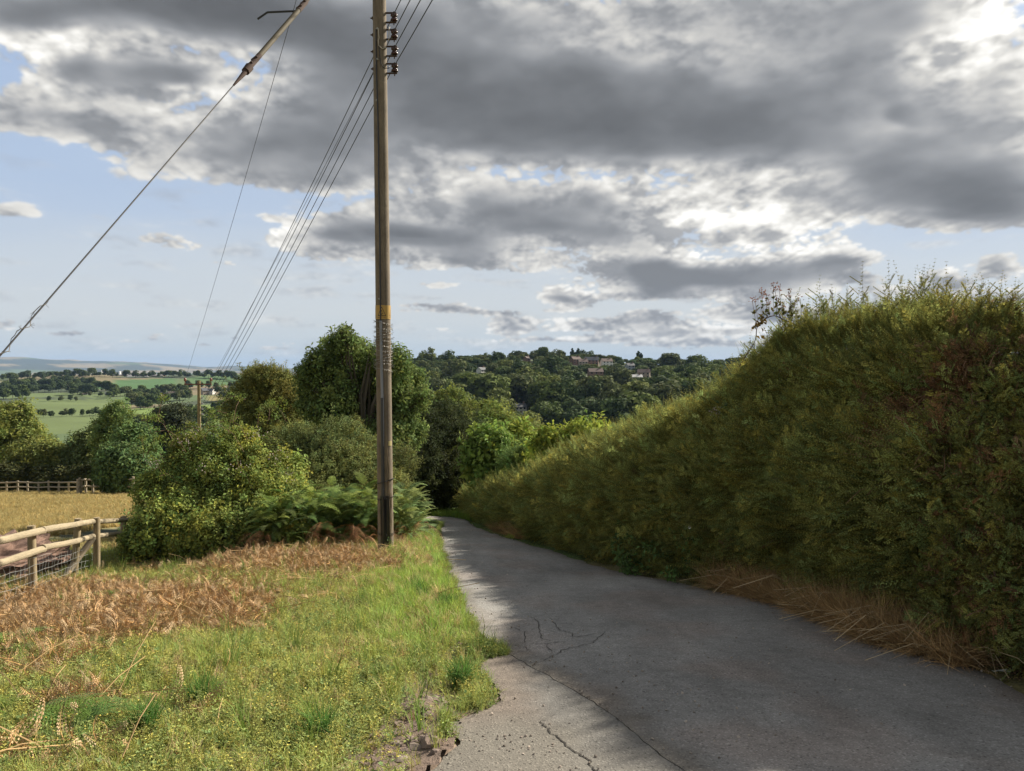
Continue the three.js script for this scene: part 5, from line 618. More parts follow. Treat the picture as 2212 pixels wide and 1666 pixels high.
  const il = new GB(); rnd = rngOf(303); for (let k = 0; k < 40; k++) { const o = onPole(1205 - Math.pow(rnd(), 1.4) * 50, 0.55 + rr(-.25, .25), 0.03); il.leaf(o, rv().add(V(0, 0.2, 1)), rv().add(V(0, 0, 1)), 0.045, 0.038, 0.1, [0.1, 0.15, 0.06]); } part('ivy_leaves', il.build(), M.leaf, pole).userData.kind = 'stuff';
}
// the far pole with its crossarm
const TP = at(430, 900, 47); TP.y = H(TP.x, TP.z); const tpTop = EYE + (HV - 828) / F * 47;
const far2 = thing('utility_pole', 'smaller wooden pole with a steel crossarm standing beyond the thicket', 'pole', TP);
{
  const h = tpTop - TP.y + 0.15; part('shaft', cyl(V(0, -0.4, 0), V(0, h, 0), 0.13, 0.095, 14), woodMat(lc(0.36, 0.3, 0.16)), far2);
  const ab = new GB(); ab.box(-0.86, 0.86, h - 0.26, h - 0.18, 0.1, 0.17); part('crossarm', ab.build(), std(lc(0.16, 0.075, 0.05), 0.9), far2);
  for (const s of [-0.82, 0.82]) { const i = part('insulator', new THREE.LatheGeometry([[0.02, -0.18], [0.025, 0], [0.1, 0.01], [0.06, 0.05], [0.1, 0.08], [0.06, 0.13], [0.08, 0.17], [0.02, 0.22]].map(([a, b]) => new THREE.Vector2(a, b)), 12), std(lc(0.22, 0.08, 0.05), 0.3), far2); i.position.set(s, h - 0.02, 0.13); }
  for (let k = 0; k < 4; k++) part('insulator', new THREE.CylinderGeometry(0.06, 0.06, 0.12, 10), std(lc(0.3, 0.3, 0.3), 0.4), far2).position.set(0.2, h - 1.1 - k * 0.34, 0);
}
// conductors: each its own sagging wire
const wire = (name, pts, sag, r, label, group) => { const P = []; for (let k = 0; k < pts.length - 1; k++) for (let i = 0; i <= 24; i++) { if (i === 24 && k < pts.length - 2) continue; const t = i / 24, p = pts[k].clone().lerp(pts[k + 1], t); p.y -= sag[k] * 4 * t * (1 - t); P.push(p); } const m = new THREE.Mesh(new GB().tube(P, r, 5).build(), wireMat); m.name = numbered(name); scene.add(m); return tag(m, label, 'wire', group); };
[58, 93, 128, 164].forEach((v, k) => { const p = onPole(v, 1.45, 0).add(PB).add(V(0.14, 0, 0.07)), far = V(TP.x + 0.25, tpTop - 0.95 - k * 0.34, TP.z + 0.05), back = p.clone().add(V(0.385 * 34, 1.2, 34)); wire('overhead_wire', [far, p, back], [0.25, 0.5], 0.0085, 'black overhead wire tied to an insulator on the wooden pole', 'overhead wires on the pole'); });
[[-0.82, 640], [0.82, 886]].forEach(([s, u]) => { const a = V(TP.x + s, tpTop + 0.22, TP.z + 0.13), b = at(u, 0, 15.5), c = b.clone().add(b.clone().sub(a).multiplyScalar(0.9)); wire('high_voltage_wire', [a, b, c], [0.15, 0.1], 0.0062, 'thin high wire running to the crossarm of the far pole', 'thin wires to the crossarm'); });
{ // the stay, from the pole top down to the verge
  const a = V(poleX(yAt(-150)), yAt(-150), PB.z), q = at(0, 768, 6.0), dir = q.clone().sub(a).normalize(), end = q.clone().addScaledVector(dir, 3.4), L = a.distanceTo(end);
  const tOf = (u) => { let lo = 0, hi = L; for (let i = 0; i < 50; i++) { const m = (lo + hi) / 2, p = a.clone().addScaledVector(dir, m); proj(p.x, p.y, p.z)[0] > u ? lo = m : hi = m; } return lo; };
  const st = thing('stay_wire', 'diagonal steel stay wire with a long insulating rod and barbed wrap', 'stay wire', end.clone()), Pt = (t) => a.clone().addScaledVector(dir, t).sub(end), t1 = tOf(660), t2 = tOf(537), t3 = tOf(508);
  part('wire', cyl(Pt(0), Pt(t1), 0.011, 0.011, 6), wireMat, st); part('wire', cyl(Pt(t3), Pt(L), 0.0075, 0.0075, 6), wireMat, st);
  part('insulating_rod', cyl(Pt(t1), Pt(t2), 0.034, 0.034, 12), std(lc(0.07, 0.055, 0.028), 0.8), st);
  part('clevis', mergeGeometries([cyl(Pt(t1 - 0.35), Pt(t1 + 0.02), 0.022, 0.03, 8), cyl(Pt(t1), Pt(t1 + 0.3), 0.04, 0.04, 8)]), rust, st);
  part('clevis', mergeGeometries([cyl(Pt(t2 - 0.35), Pt(t2), 0.037, 0.037, 8), cyl(Pt(t2 - 0.02), Pt(t2 + 0.1), 0.055, 0.05, 8), cyl(Pt(t2 + 0.1), Pt(t3 + 0.05), 0.034, 0.012, 8)]), rust, st);
  for (const t of [t1 + 0.05, t1 + 0.22, t2 - 0.08, t2 - 0.24]) { const p = Pt(t); part('bolt', new GB().tube([p.clone().add(V(-0.045, -0.03, 0.04)), p.clone().add(V(0.03, 0.02, 0.05))], 0.016, 6).build(), rust, st); }
  const ar = new GB(), o = Pt(t1 + 0.32), e = V(-0.5, -0.08, 0.12); ar.tube([o, o.clone().addScaledVector(e, 0.8), o.clone().add(e).add(V(-0.03, -0.09, 0))], 0.014, 6); part('arcing_rod', ar.build(), wireMat, st);
  const bw = new GB(); rnd = rngOf(311); const tb = tOf(95), te = L - 0.6, P = []; for (let k = 0; k <= 120; k++) { const t = mix(tb, te, k / 120), g = k * 0.62, r = 0.014 + 0.012 * Math.abs(Math.sin(k * 0.9)); P.push(Pt(t).add(V(Math.cos(g) * r, Math.sin(g) * r, Math.sin(g) * r * 0.6))); if (k % 4 === 0) for (let i = 0; i < 3; i++) bw.tube([P[k], P[k].clone().add(rv().normalize().multiplyScalar(0.035))], 0.0018, 3); } bw.tube(P, 0.0032, 4); part('barbed_wire', bw.build(), std(lc(0.12, 0.11, 0.09), 0.7), st);
}

// ------------------------------------------------------------------ the log fence in front of the field
{
  const posts = [[5.0, -6.05, 0], [8.0, -6.6, 0], [11, -7.16, 0], [13.1, -7.83, 0], [13.6, -7.68, 0.0], [15.4, -8.12, 0]], wm = woodMat(lc(0.42, 0.35, 0.235)), wm2 = woodMat(lc(0.48, 0.42, 0.31), 0.014);
  const fence = thing('log_fence', 'round-log post and rail fence with wire netting beside the field', 'fence', V(-7.16, H(-7.16, -11), -11)), O = fence.position, rel = (p) => p.clone().sub(O); rnd = rngOf(321);
  const topY = lin([[4, -0.13], [8, -0.44], [11, -0.77], [13.4, -1.13], [15.6, -1.54]]);
  const line = lin([[4, -5.85], [8, -6.6], [11, -7.16], [13.1, -7.75], [15.6, -8.14]]);
  for (const [d, x] of posts) { const b = V(x, H(x, -d) - 0.4, -d), t = V(x + rr(-.03, .03) + (d === 13.1 ? 0.09 : 0), topY(d) + 0.05, -d); const m = part('post', cyl(rel(b), rel(t), 0.062, 0.055, 12), wm, fence); }
  part('brace', cyl(rel(V(-7.9, H(-7.9, -12.9) - 0.1, -12.75)), rel(V(-7.64, topY(13.5) - 0.3, -13.45)), 0.06, 0.055, 10), woodMat(lc(0.36, 0.31, 0.24)), fence);
  const rail = (d0, d1, dy, r) => { const a = V(line(d0) + 0.11, topY(d0) + dy, -d0), b = V(line(d1) + 0.11, topY(d1) + dy, -d1), c = a.clone().lerp(b, 0.5).add(V(0.02, rr(-0.02, 0.02), 0)); const curve = new THREE.CatmullRomCurve3([rel(a), rel(c), rel(b)]), g = new THREE.TubeGeometry(curve, 20, r, 12), u = g.attributes.uv, L = curve.getLength(), p = g.attributes.position; for (let i = 0; i < u.count; i++) { u.setXY(i, u.getY(i) * 0.5, u.getX(i) * L * 0.45); const q = 1 + 0.07 * n2(p.getZ(i) * 1.8 + dy * 9, p.getY(i) * 6); const ctr = curve.getPoint(clamp(Math.floor(i / 13) / 20)); p.setXYZ(i, ctr.x + (p.getX(i) - ctr.x) * q, ctr.y + (p.getY(i) - ctr.y) * q, ctr.z + (p.getZ(i) - ctr.z) * q); } g.computeVertexNormals(); const caps = [a, b].map((e, k) => { const s = new THREE.SphereGeometry(r * 0.98, 10, 6); s.scale(1, 1, 0.12); s.translate(rel(e).x, rel(e).y, rel(e).z); return s; }); part('rail', mergeGeometries([g, ...caps].map((q) => q.toNonIndexed())), wm2, fence); };
  rail(7.9, 11.15, -0.03, 0.053); rail(11.1, 13.62, -0.02, 0.05); rail(13.5, 15.7, -0.03, 0.046); rail(4.2, 8.0, -0.03, 0.053); rail(7.9, 11.15, -0.31, 0.052); rail(11.1, 13.62, -0.29, 0.048); rail(13.5, 15.5, -0.3, 0.045); rail(4.2, 8.0, -0.31, 0.052);
  const net = new GB(); for (let k = 0; k < 6; k++) { const P = []; for (let i = 0; i <= 40; i++) { const d = mix(6, 15.4, i / 40), x = line(d) + 0.06, g0 = H(x, -d); P.push(rel(V(x, mix(g0 + 0.06, topY(d) - 0.42, k / 5) + rr(-.012, .012), -d))); } net.tube(P, 0.0022, 3); }
  for (let d = 6; d < 15.4; d += 0.15) { const x = line(d) + 0.06, g0 = H(x, -d), P = []; for (let k = 0; k <= 5; k++) P.push(rel(V(x + rr(-.01, .01), mix(g0 + 0.06, topY(d) - 0.42, k / 5), -d + rr(-.02, .02) + 0.025 * (k % 2)))); net.tube(P, 0.0018, 3); }
  part('wire_netting', net.build(), std(lc(0.42, 0.44, 0.44), 0.5, { metalness: 0.4 }), fence);
}
{ // dug soil heap and the golden field with its own fences
  const p = at(10, 1225, 13.2); p.x -= 0.6; p.y = H(p.x, p.z); const g = new THREE.SphereGeometry(1, 40, 20, 0, 6.2832, 0, 1.7), q = g.attributes.position; for (let i = 0; i < q.count; i++) { const k = 1 + 0.16 * n3(q.getX(i) * 3, q.getY(i) * 3, q.getZ(i) * 3) + 0.09 * n3(q.getX(i) * 9, q.getY(i) * 9, q.getZ(i) * 9); q.setXYZ(i, q.getX(i) * 1.5 * k, q.getY(i) * 0.62 * k, q.getZ(i) * 1.7 * k); } g.computeVertexNormals();
  const m = new THREE.Mesh(g, new THREE.MeshStandardMaterial({ color: lc(0.24, 0.15, 0.115), map: soilTex, bumpMap: soilTex, bumpScale: 0.05, roughness: 1 })); m.name = 'soil_heap'; m.position.copy(p); scene.add(m); tag(m, 'heap of reddish dug soil behind the log fence', 'soil heap');
  rnd = rngOf(331); const tg = [tuftGeo(101, 14, 0.32, 0.012, 0.6), tuftGeo(102, 12, 0.22, 0.014, 0.8)], L = [[], []]; let n = 0, guard = 0;
  while (n < 30000 && guard++ < 200000) { const d = 10.5 + Math.pow(rnd(), 1.3) * 54, x = rr(-0.78, -0.36) * d - rnd() * 2; if (!inPoly(x, -d, fieldNear) && !(d < 20 && x < fenceX(-d) - 0.3)) continue; n++; const e = sm(23, 14.5, d + fbm(x * 0.2, d * 0.2, 3) * 8), gn = rnd() < clamp(e + 0.4 * sm(0.1, 0.5, fbm(x * 0.08, d * 0.13, 3))); L[n % 2].push([pose(V(x, H(x, -d), -d), V(rr(-.3, .3), 1, rr(-.3, .3)), rr(0.6, 1.1) * (gn ? 0.6 : 1)), gn ? vary([0.28, 0.33, 0.1], 0.2, 0.1) : vary([0.5, 0.41, 0.2], 0.2, 0.07)]); }
  const f = thing('field_grass', 'golden ripe grass filling the paddock behind the log fence', 'grass', null); f.userData.kind = 'stuff'; tg.forEach((x, i) => copies('grass_tufts', x, M.blade, L[i], f));
  const weather = std(lc(0.34, 0.29, 0.21), 0.95);
  const farFence = (name, label, A, n, hgt, r) => { const t = thing(name, label, 'fence', A[0].clone()), O = A[0], c = new THREE.CatmullRomCurve3(A), P = []; for (let i = 0; i <= n; i++) { const p = c.getPoint(i / n); p.y = H(p.x, p.z); P.push(p); part('post', cyl(p.clone().sub(O).add(V(0, -0.3, 0)), p.clone().sub(O).add(V(rr(-.05, .05), hgt * rr(0.95, 1.05), 0)), r, r * 0.9, 7), weather, t); } for (let i = 0; i < n; i++) for (const k of [0.9, 0.5]) part('rail', cyl(P[i].clone().sub(O).add(V(0, hgt * k, 0)), P[i + 1].clone().sub(O).add(V(0, hgt * k, 0)), r * 0.75, r * 0.7, 6), weather, t); };
  farFence('paddock_fence', 'weathered rail fence climbing at the far corner of the paddock', [at(168, 1066, 52), at(185, 1060, 56), at(240, 1063, 55), at(312, 1072, 50)], 9, 1.25, 0.09);
  farFence('boundary_fence', 'low rail fence along the far edge of the golden paddock', [at(-60, 1058, 60), at(60, 1059, 60), at(170, 1062, 58)], 10, 0.95, 0.08);
}

// ------------------------------------------------------------------ trees beyond the paddock
const vt = (u, v, d) => { const p = at(u, v, d), y = H(p.x, p.z); return [V(p.x, y, p.z), p.y - y]; };
function standTree(name, label, u, vTop, d, wPx, o) { const [b, h] = vt(u, vTop, d), w = wPx / F * d / 2; return tree(name, label, 'tree', o.group, { seed: 400 + Math.round(u + d), base: b, cy: h * (o.cyk ?? 0.58), r: [w, h * (o.ryk ?? 0.42), w * 0.9], blobs: o.blobs ?? 16, size: o.size ?? Math.min(w, h * 0.4) * 0.52, geo: GEO.coarse, n: o.n ?? 3000, fork: h * 0.35, trunk: o.trunk ?? h * 0.02, color: o.color, bark: o.bark, flat: o.flat, opt: { scale: o.scale ?? [0.8, 1.4], b: 0.3, y: 0.15, depth: o.depth ?? 0.5 } }); }
standTree('field_oak', 'rounded green oak filling the paddock corner beyond the boundary fence', 20, 880, 70, 110, { color: [0.210, 0.252, 0.070], n: 3400 });
standTree('field_oak', 'lower spreading oak leaning over the boundary fence of the paddock', 95, 955, 66, 130, { color: [0.182, 0.217, 0.063], n: 3000, cyk: 0.52 });
standTree('field_ash', 'small ash behind the oaks at the paddock boundary', 60, 930, 78, 80, { color: [0.203, 0.245, 0.070], n: 1800 });
standTree('silver_birch', 'tall slender birch with a pale trunk beyond the paddock', 247, 868, 62, 66, { color: [0.175, 0.252, 0.084], n: 2400, cyk: 0.6, ryk: 0.42, bark: M.barkPale, trunk: 0.13, size: 0.75, depth: 0.8, scale: [0.55, 0.9] });
standTree('hedgerow_tree', 'dark grey-green tree just behind the slender birch', 200, 935, 66, 90, { color: [0.140, 0.182, 0.070], n: 2200 });
standTree('hedgerow_tree', 'mid-green tree between slender birch and bramble thicket', 290, 925, 56, 70, { color: [0.126, 0.203, 0.070], n: 2200 });
standTree('hedgerow_tree', 'leafy tree filling the gap under the slender birch', 262, 965, 54, 80, { color: [0.119, 0.189, 0.070], n: 2000, cyk: 0.5 });
for (const [u, v, w, label] of [[30, 1010, 100, 'dark hawthorn clump under the rounded oak'], [120, 1020, 110, 'dark hawthorn clump under the lower spreading oak'], [190, 1015, 90, 'dark hawthorn clump under the grey-green tree']]) standTree('hawthorn_clump', label, u, v, 63, w, { color: [0.075, 0.09, 0.035], n: 1700, cyk: 0.5, ryk: 0.5, flat: 0 });
standTree('valley_tree', 'broad dark tree in the valley left of the far crossarm pole', 372, 872, 130, 80, { color: [0.055, 0.07, 0.035], n: 1500, scale: [1.4, 2.4] });
{ const [b] = vt(152, 990, 95), t = thing('cottage', 'cottage roof and brick chimney showing between the paddock trees', 'house', at(150, 1022, 95)); const gb = new GB(); gb.box(-3, 3, -1, 1.2, -2, 2); part('wall', gb.build(), std(lc(0.5, 0.48, 0.44)), t); const rf = new GB(); rf.quad(V(-3.2, 1.2, 2.2), V(3.2, 1.2, 2.2), V(3.2, 2.6, 0), V(-3.2, 2.6, 0)).quad(V(3.2, 1.2, -2.2), V(-3.2, 1.2, -2.2), V(-3.2, 2.6, 0), V(3.2, 2.6, 0)); const r = part('roof', rf.build(), std(lc(0.1, 0.09, 0.085), 0.9, { side: THREE.DoubleSide }), t); part('chimney', new GB().box(-0.1, 0.7, 2.2, 3.7, -0.4, 0.4).build(), std(lc(0.2, 0.09, 0.06)), r); }

// ------------------------------------------------------------------ distant trees: a few shapes, each placed tree a thing of its own
function farTreeGeo(seed, w, h, n, size, conifer) {                    // unit-height crown of leaf-clump faces; colours vary from clump to clump
  rnd = rngOf(seed); const gb = new GB(), bl = []; if (conifer) for (let i = 0; i < 12; i++) { const t = i / 12; bl.push([V(rr(-.05, .05), 0.15 + 0.8 * t, rr(-.05, .05)), w * (1 - t) * 0.7 + 0.03]); } else for (let i = 0; i < 15; i++) { const y = rr(-0.85, 1), a = i * 2.4, q = Math.sqrt(1 - y * y * 0.9) * rr(0.35, 0.75); bl.push([V(Math.cos(a) * q * w, 0.56 + y * 0.3, Math.sin(a) * q * w), rr(0.13, 0.2)]); }
  for (let i = 0; i < n; i++) { const [c, r] = bl[i % bl.length], d = rv().normalize(), p = c.clone().addScaledVector(d, r * rr(0.75, 1.08)), nn = d.clone().addScaledVector(rv(), 0.6).normalize(), s = new THREE.Vector3().crossVectors(nn, rv()).normalize(), t = new THREE.Vector3().crossVectors(nn, s), k = size * rr(0.6, 1.2), c0 = rr(0.75, 1.25), C = [c0 * rr(0.94, 1.06), c0, c0 * 0.95]; gb.tri(p.clone().addScaledVector(s, k), p.clone().addScaledVector(t, k * 0.9).addScaledVector(s, -k * 0.3), p.clone().addScaledVector(t, -k * 0.9).addScaledVector(s, -k * 0.5), C); }
  return gb.build();
}
const FT = [farTreeGeo(501, 0.34, 1, 1500, 0.05), farTreeGeo(502, 0.42, 1, 1500, 0.052), farTreeGeo(503, 0.28, 1, 1300, 0.048), farTreeGeo(504, 0.38, 1, 1500, 0.05)], FC = farTreeGeo(505, 0.26, 1, 1000, 0.05, true);
const farTrunk = new GB().tube([V(0, -0.06, 0), V(0.01, 0.3, 0), V(0, 0.62, 0)], (t) => 0.022 * (1.1 - t), 5).build();
const farCols = [[0.09, 0.125, 0.038], [0.115, 0.15, 0.042], [0.06, 0.09, 0.034], [0.14, 0.165, 0.046], [0.105, 0.125, 0.05]].map((c) => vc(leafMat(lc(...c), 0.2)));
const farTreeAt = (name, label, group, p, h, geo, mat, wide = 1) => { const t = thing(name, label, 'tree', p, group); t.scale.set(h * wide, h, h * wide); t.rotation.y = rnd() * 6.28; part('crown', geo, mat, t).userData.kind = 'stuff'; part('trunk', farTrunk, M.bark, t); return t; };
rnd = rngOf(601);
const TONES = ['dark green', 'mid-green', 'deepest green', 'yellow-green', 'grey-green'], FORMS = ['round-crowned', 'wide spreading', 'narrow upright', 'full-crowned'], SIZES = ['low', 'tall'];
const crestV = lin([[880, 792], [920, 788], [980, 780], [1050, 774], [1100, 778], [1200, 776], [1290, 800], [1350, 795], [1480, 790], [1560, 802], [1700, 800]]);
const HOUSES = [   // [label, u, v, depth, width, wall height, house depth, turn, wall, roof, windows a storey, storeys]
  ['white gabled house with a brown roof in the crest row', 1310, 797, 700, 10, 5, 7, 0.25, 'WH', 'TL', 3, 2], ['brick house with a dark roof, middle of the crest row', 1278, 795, 705, 13, 4.6, 8, -0.15, 'BR', 'SL', 4, 2], ['low brick house at the left end of the crest row', 1243, 796, 707, 9, 4.4, 7, 0.5, 'BR', 'TL', 3, 2], ['small stone house squeezed between two crest houses', 1259, 799, 690, 8, 4.2, 7, 0.1, 'ST', 'TL', 3, 2],
  ['stone house standing alone right of the crest row', 1391, 812, 620, 10, 5, 7, -0.25, 'ST', 'TL', 3, 2], ['pinkish stone house below the crest row among trees', 1286, 830, 580, 11, 5, 7, 0.15, 'BR', 'TL', 3, 2], ['white cottage half hidden among the left hillside trees', 1040, 806, 620, 7, 5, 5.5, 0.9, 'WH', 'SL', 2, 2], ['white cottage with two chimneys low in the wood', 1122, 872, 430, 7, 4.2, 5, 0.35, 'WH', 'SL', 3, 2],
  ['red brick gable peeping out beside the round twin trees', 1138, 783, 715, 5, 4, 5, 0.9, 'BR', 'TL', 1, 2], ['blue-grey house half behind the tall pine', 1361, 800, 690, 7, 4.6, 6, 0.3, 'BL', 'SL', 2, 2], ['long white bungalow roof below the tall pine', 1372, 817, 600, 11, 2.4, 5, 0.2, 'WH', 'PL', 3, 1],
].map((q) => { const p = at(q[1], q[2], q[3]); p.y = H(p.x, p.z) + 0.5; const [u, v] = proj(p.x, p.y, p.z); return { q, p, u, v, half: q[4] * 0.55 / q[3] * F }; });
let hillN = 0;
for (let row = 0; row < 15; row++) {
  const d = 790 * Math.pow(0.942, row) + 12, step = (10.5 / d) * F;
  for (let u = 870 + (row % 2) * step * 0.5; u < 1640; u += step * rr(0.8, 1.3)) {
    const uu = u + rr(-4, 4), dd = d * rr(0.98, 1.02), x = (uu - CU) / F * dd, z = -dd, y = H(x, z), h = rr(11, 20) * (row < 2 ? 0.75 : 1 + 0.025 * row), [, vB] = proj(x, y, z), [, vT] = proj(x, y + h, z);
    if (vT < crestV(uu) - 6 && row < 8) { if (rnd() < 0.75) continue; }
    if (HOUSES.some((o) => Math.abs(o.u - uu) < (o.half + h * 0.36 / dd * F) * 0.9 && dd < o.q[3] + 9 && vT < o.v - 3.2 / o.q[3] * F)) continue;
    if (uu > 1180 && uu < 1420 && row < 7 && fbm(uu * 0.02, row * 0.7, 2) > 0.42) continue;
    if (uu > 1500 && vT > hedgeTop(uu) + 6) continue;
    const k = Math.floor(rnd() * 5), w = Math.floor(rnd() * 4), kind = SIZES[h > 13 ? 1 : 0] + ' ' + FORMS[w] + ' ' + TONES[k]; hillN++; farTreeAt('hillside_tree', kind + ' tree of the wooded hillside', kind + ' trees of the wooded hillside', V(x, y, z), h, FT[w], farCols[k], rr(0.95, 1.45));
  }
}
for (const [u, v, d, h, kind, label] of [[1118, 757, 770, 15, 1, 'big round dark tree on the hill crest left of its twin'], [1165, 755, 770, 15.5, 1, 'big round dark tree on the hill crest right of its twin'], [1210, 768, 765, 12, 0, 'pointed dark tree on the crest beside the round twins'], [1300, 770, 775, 11, 3, 'domed tree on the crest behind the row of houses'], [1270, 770, 778, 10.5, 0, 'dark tree between conifers and domed tree on the crest'], [1341, 774, 740, 11.5, 2, 'upright bright green tree beside the white crest house'], [1442, 776, 770, 12, 1, 'wide tree at the right end of the crest'], [1030, 768, 780, 13, 3, 'long flat-topped tree on the left of the crest'], [1075, 768, 780, 13, 1, 'long flat-topped tree next to the round twins']]) { const p = at(u, v, d), y = H(p.x, p.z); farTreeAt('crest_tree', label, null, V(p.x, p.y - h, p.z).setY(Math.min(y + 0.5, p.y - h)), Math.max(h, p.y - y), FT[kind], farCols[u === 1341 ? 1 : 2], kind === 1 ? 1.15 : 1); }
for (const [u, v, h, label] of [[1236, 766, 12.5, 'left one of two dark conifers behind the crest houses'], [1249, 764, 13, 'right one of two dark conifers behind the crest houses'], [1379, 766, 15, 'tall dark pine standing above the crest houses'], [1385, 770, 13, 'shorter dark conifer hugging the tall pine']]) { const p = at(u, v, 765), y = H(p.x, p.z); farTreeAt('crest_conifer', label, null, V(p.x, y, p.z), Math.max(h, p.y - y), FC, farCols[2], 1.1); }
{ // the rest of the wood: undergrowth and hidden crowns that read as one mass
  rnd = rngOf(611); const L = []; for (let k = 0; k < 2200; k++) { const d = 300 + Math.pow(rnd(), 0.8) * 480, u = rr(860, 1720), x = (u - CU) / F * d, y = H(x, -d), [, v] = proj(x, y + 5, -d); if (u > 1100 && u < 1440 && d > 540 && rnd() < 0.3) continue; const s = rr(5, 9.5); if (HOUSES.some((o) => Math.abs(o.u - u) < o.half + s * 0.5 / d * F && d < o.q[3] + 6 && proj(x, y + s, -d)[1] < o.v - 3.2 / o.q[3] * F)) continue; L.push([new THREE.Matrix4().compose(V(x, y - 0.5, -d), new THREE.Quaternion().setFromAxisAngle(UPV, rnd() * 6), V(s * 1.3, s, s * 1.3)), vary([0.085, 0.115, 0.04], 0.4, 0.2)]); }
  const t = thing('hillside_undergrowth', 'dark undergrowth and scrub between the trees of the wooded hillside', 'wood', null); t.userData.kind = 'stuff'; copies('scrub', FT[1], M.farLeaf, L, t);
}
// farmland trees, in belts and hedgerows
rnd = rngOf(621);
const belt = (base, list, hMin, hMax, col, name = 'hedgerow_oak') => { for (const [u0, v0, u1, v1, n, where] of list) for (let k = 0; k < n; k++) { const t = (k + rr(0.1, 0.9)) / n, p = G(mix(u0, u1, t), mix(v0, v1, t) + rr(-1.5, 1.5)), h = rr(hMin, hMax), w = Math.floor(rnd() * 4), kind = (h > (hMin + hMax) / 2 ? 'taller ' : 'lower ') + ['round', 'spreading', 'upright', 'full'][w] + ' ' + base + ' ' + where; farTreeAt(name, kind, kind, V(p.x, H(p.x, p.z), p.z), h, FT[w], farCols[col[Math.floor(rnd() * col.length)]], rr(0.95, 1.45)); } };
belt('dark tree on the farm ridge', [[0, 822, 100, 818, 12, 'at its low far end'], [100, 817, 200, 814, 16, 'above the dark wood'], [200, 814, 320, 816, 12, 'around the long grey shed'], [320, 815, 430, 815, 14, 'beside the brick-red building'], [430, 816, 500, 819, 9, 'behind the crossarm pole'], [500, 822, 655, 826, 16, 'sloping down to the estuary']], 9, 16, [2, 0]);
belt('dark tree', [[0, 850, 200, 846, 20, 'along the lower edge of the ridge wood'], [10, 840, 210, 836, 20, 'in the middle of the ridge wood'], [90, 832, 200, 829, 12, 'at the top of the ridge wood'], [150, 855, 210, 850, 8, 'beside the valley bungalow'], [200, 842, 250, 850, 7, 'behind the small white cottage'], [0, 862, 60, 860, 6, 'at the wood corner by the open field']], 9, 15, [2, 0, 2]);
belt('dark tree', [[230, 860, 345, 852, 14, 'in the hedgerow right of the small cottage'], [345, 852, 400, 848, 8, 'behind the old stone farm'], [360, 868, 410, 865, 6, 'before the old stone farm'], [300, 885, 345, 878, 6, 'in the dip of the valley hedgerow'], [280, 876, 340, 866, 10, 'in the slanting valley hedgerow'], [480, 868, 560, 862, 8, 'below the white farmhouse'], [540, 855, 640, 850, 12, 'in the row right of the farmhouse'], [455, 852, 520, 850, 6, 'sheltering the white farmhouse'], [490, 840, 640, 838, 14, 'in the hedgerow under the green ridge field'], [395, 838, 470, 842, 6, 'along the brown ploughed field']], 8, 13, [2, 0, 4]);
belt('bush dotted in the valley field', [[100, 868, 180, 866, 4, 'in the open grass'], [290, 872, 312, 872, 2, 'near the slanting hedgerow'], [150, 858, 330, 858, 6, 'below the cottages'], [405, 890, 470, 886, 4, 'behind the crossarm pole'], [505, 872, 560, 868, 3, 'below the farmhouse'], [60, 902, 270, 897, 14, 'in the hedge across the big field']], 4, 7, [2, 4], 'field_bush');
belt('dark tree at the valley bottom', [[410, 925, 480, 920, 6, 'behind the thicket top'], [470, 905, 560, 900, 9, 'right of the crossarm pole'], [340, 925, 380, 930, 4, 'left of the crossarm pole'], [560, 890, 650, 885, 8, 'behind the yellowing thorn'], [260, 945, 330, 940, 6, 'behind the slender birch']], 9, 13, [2, 0], 'valley_oak');

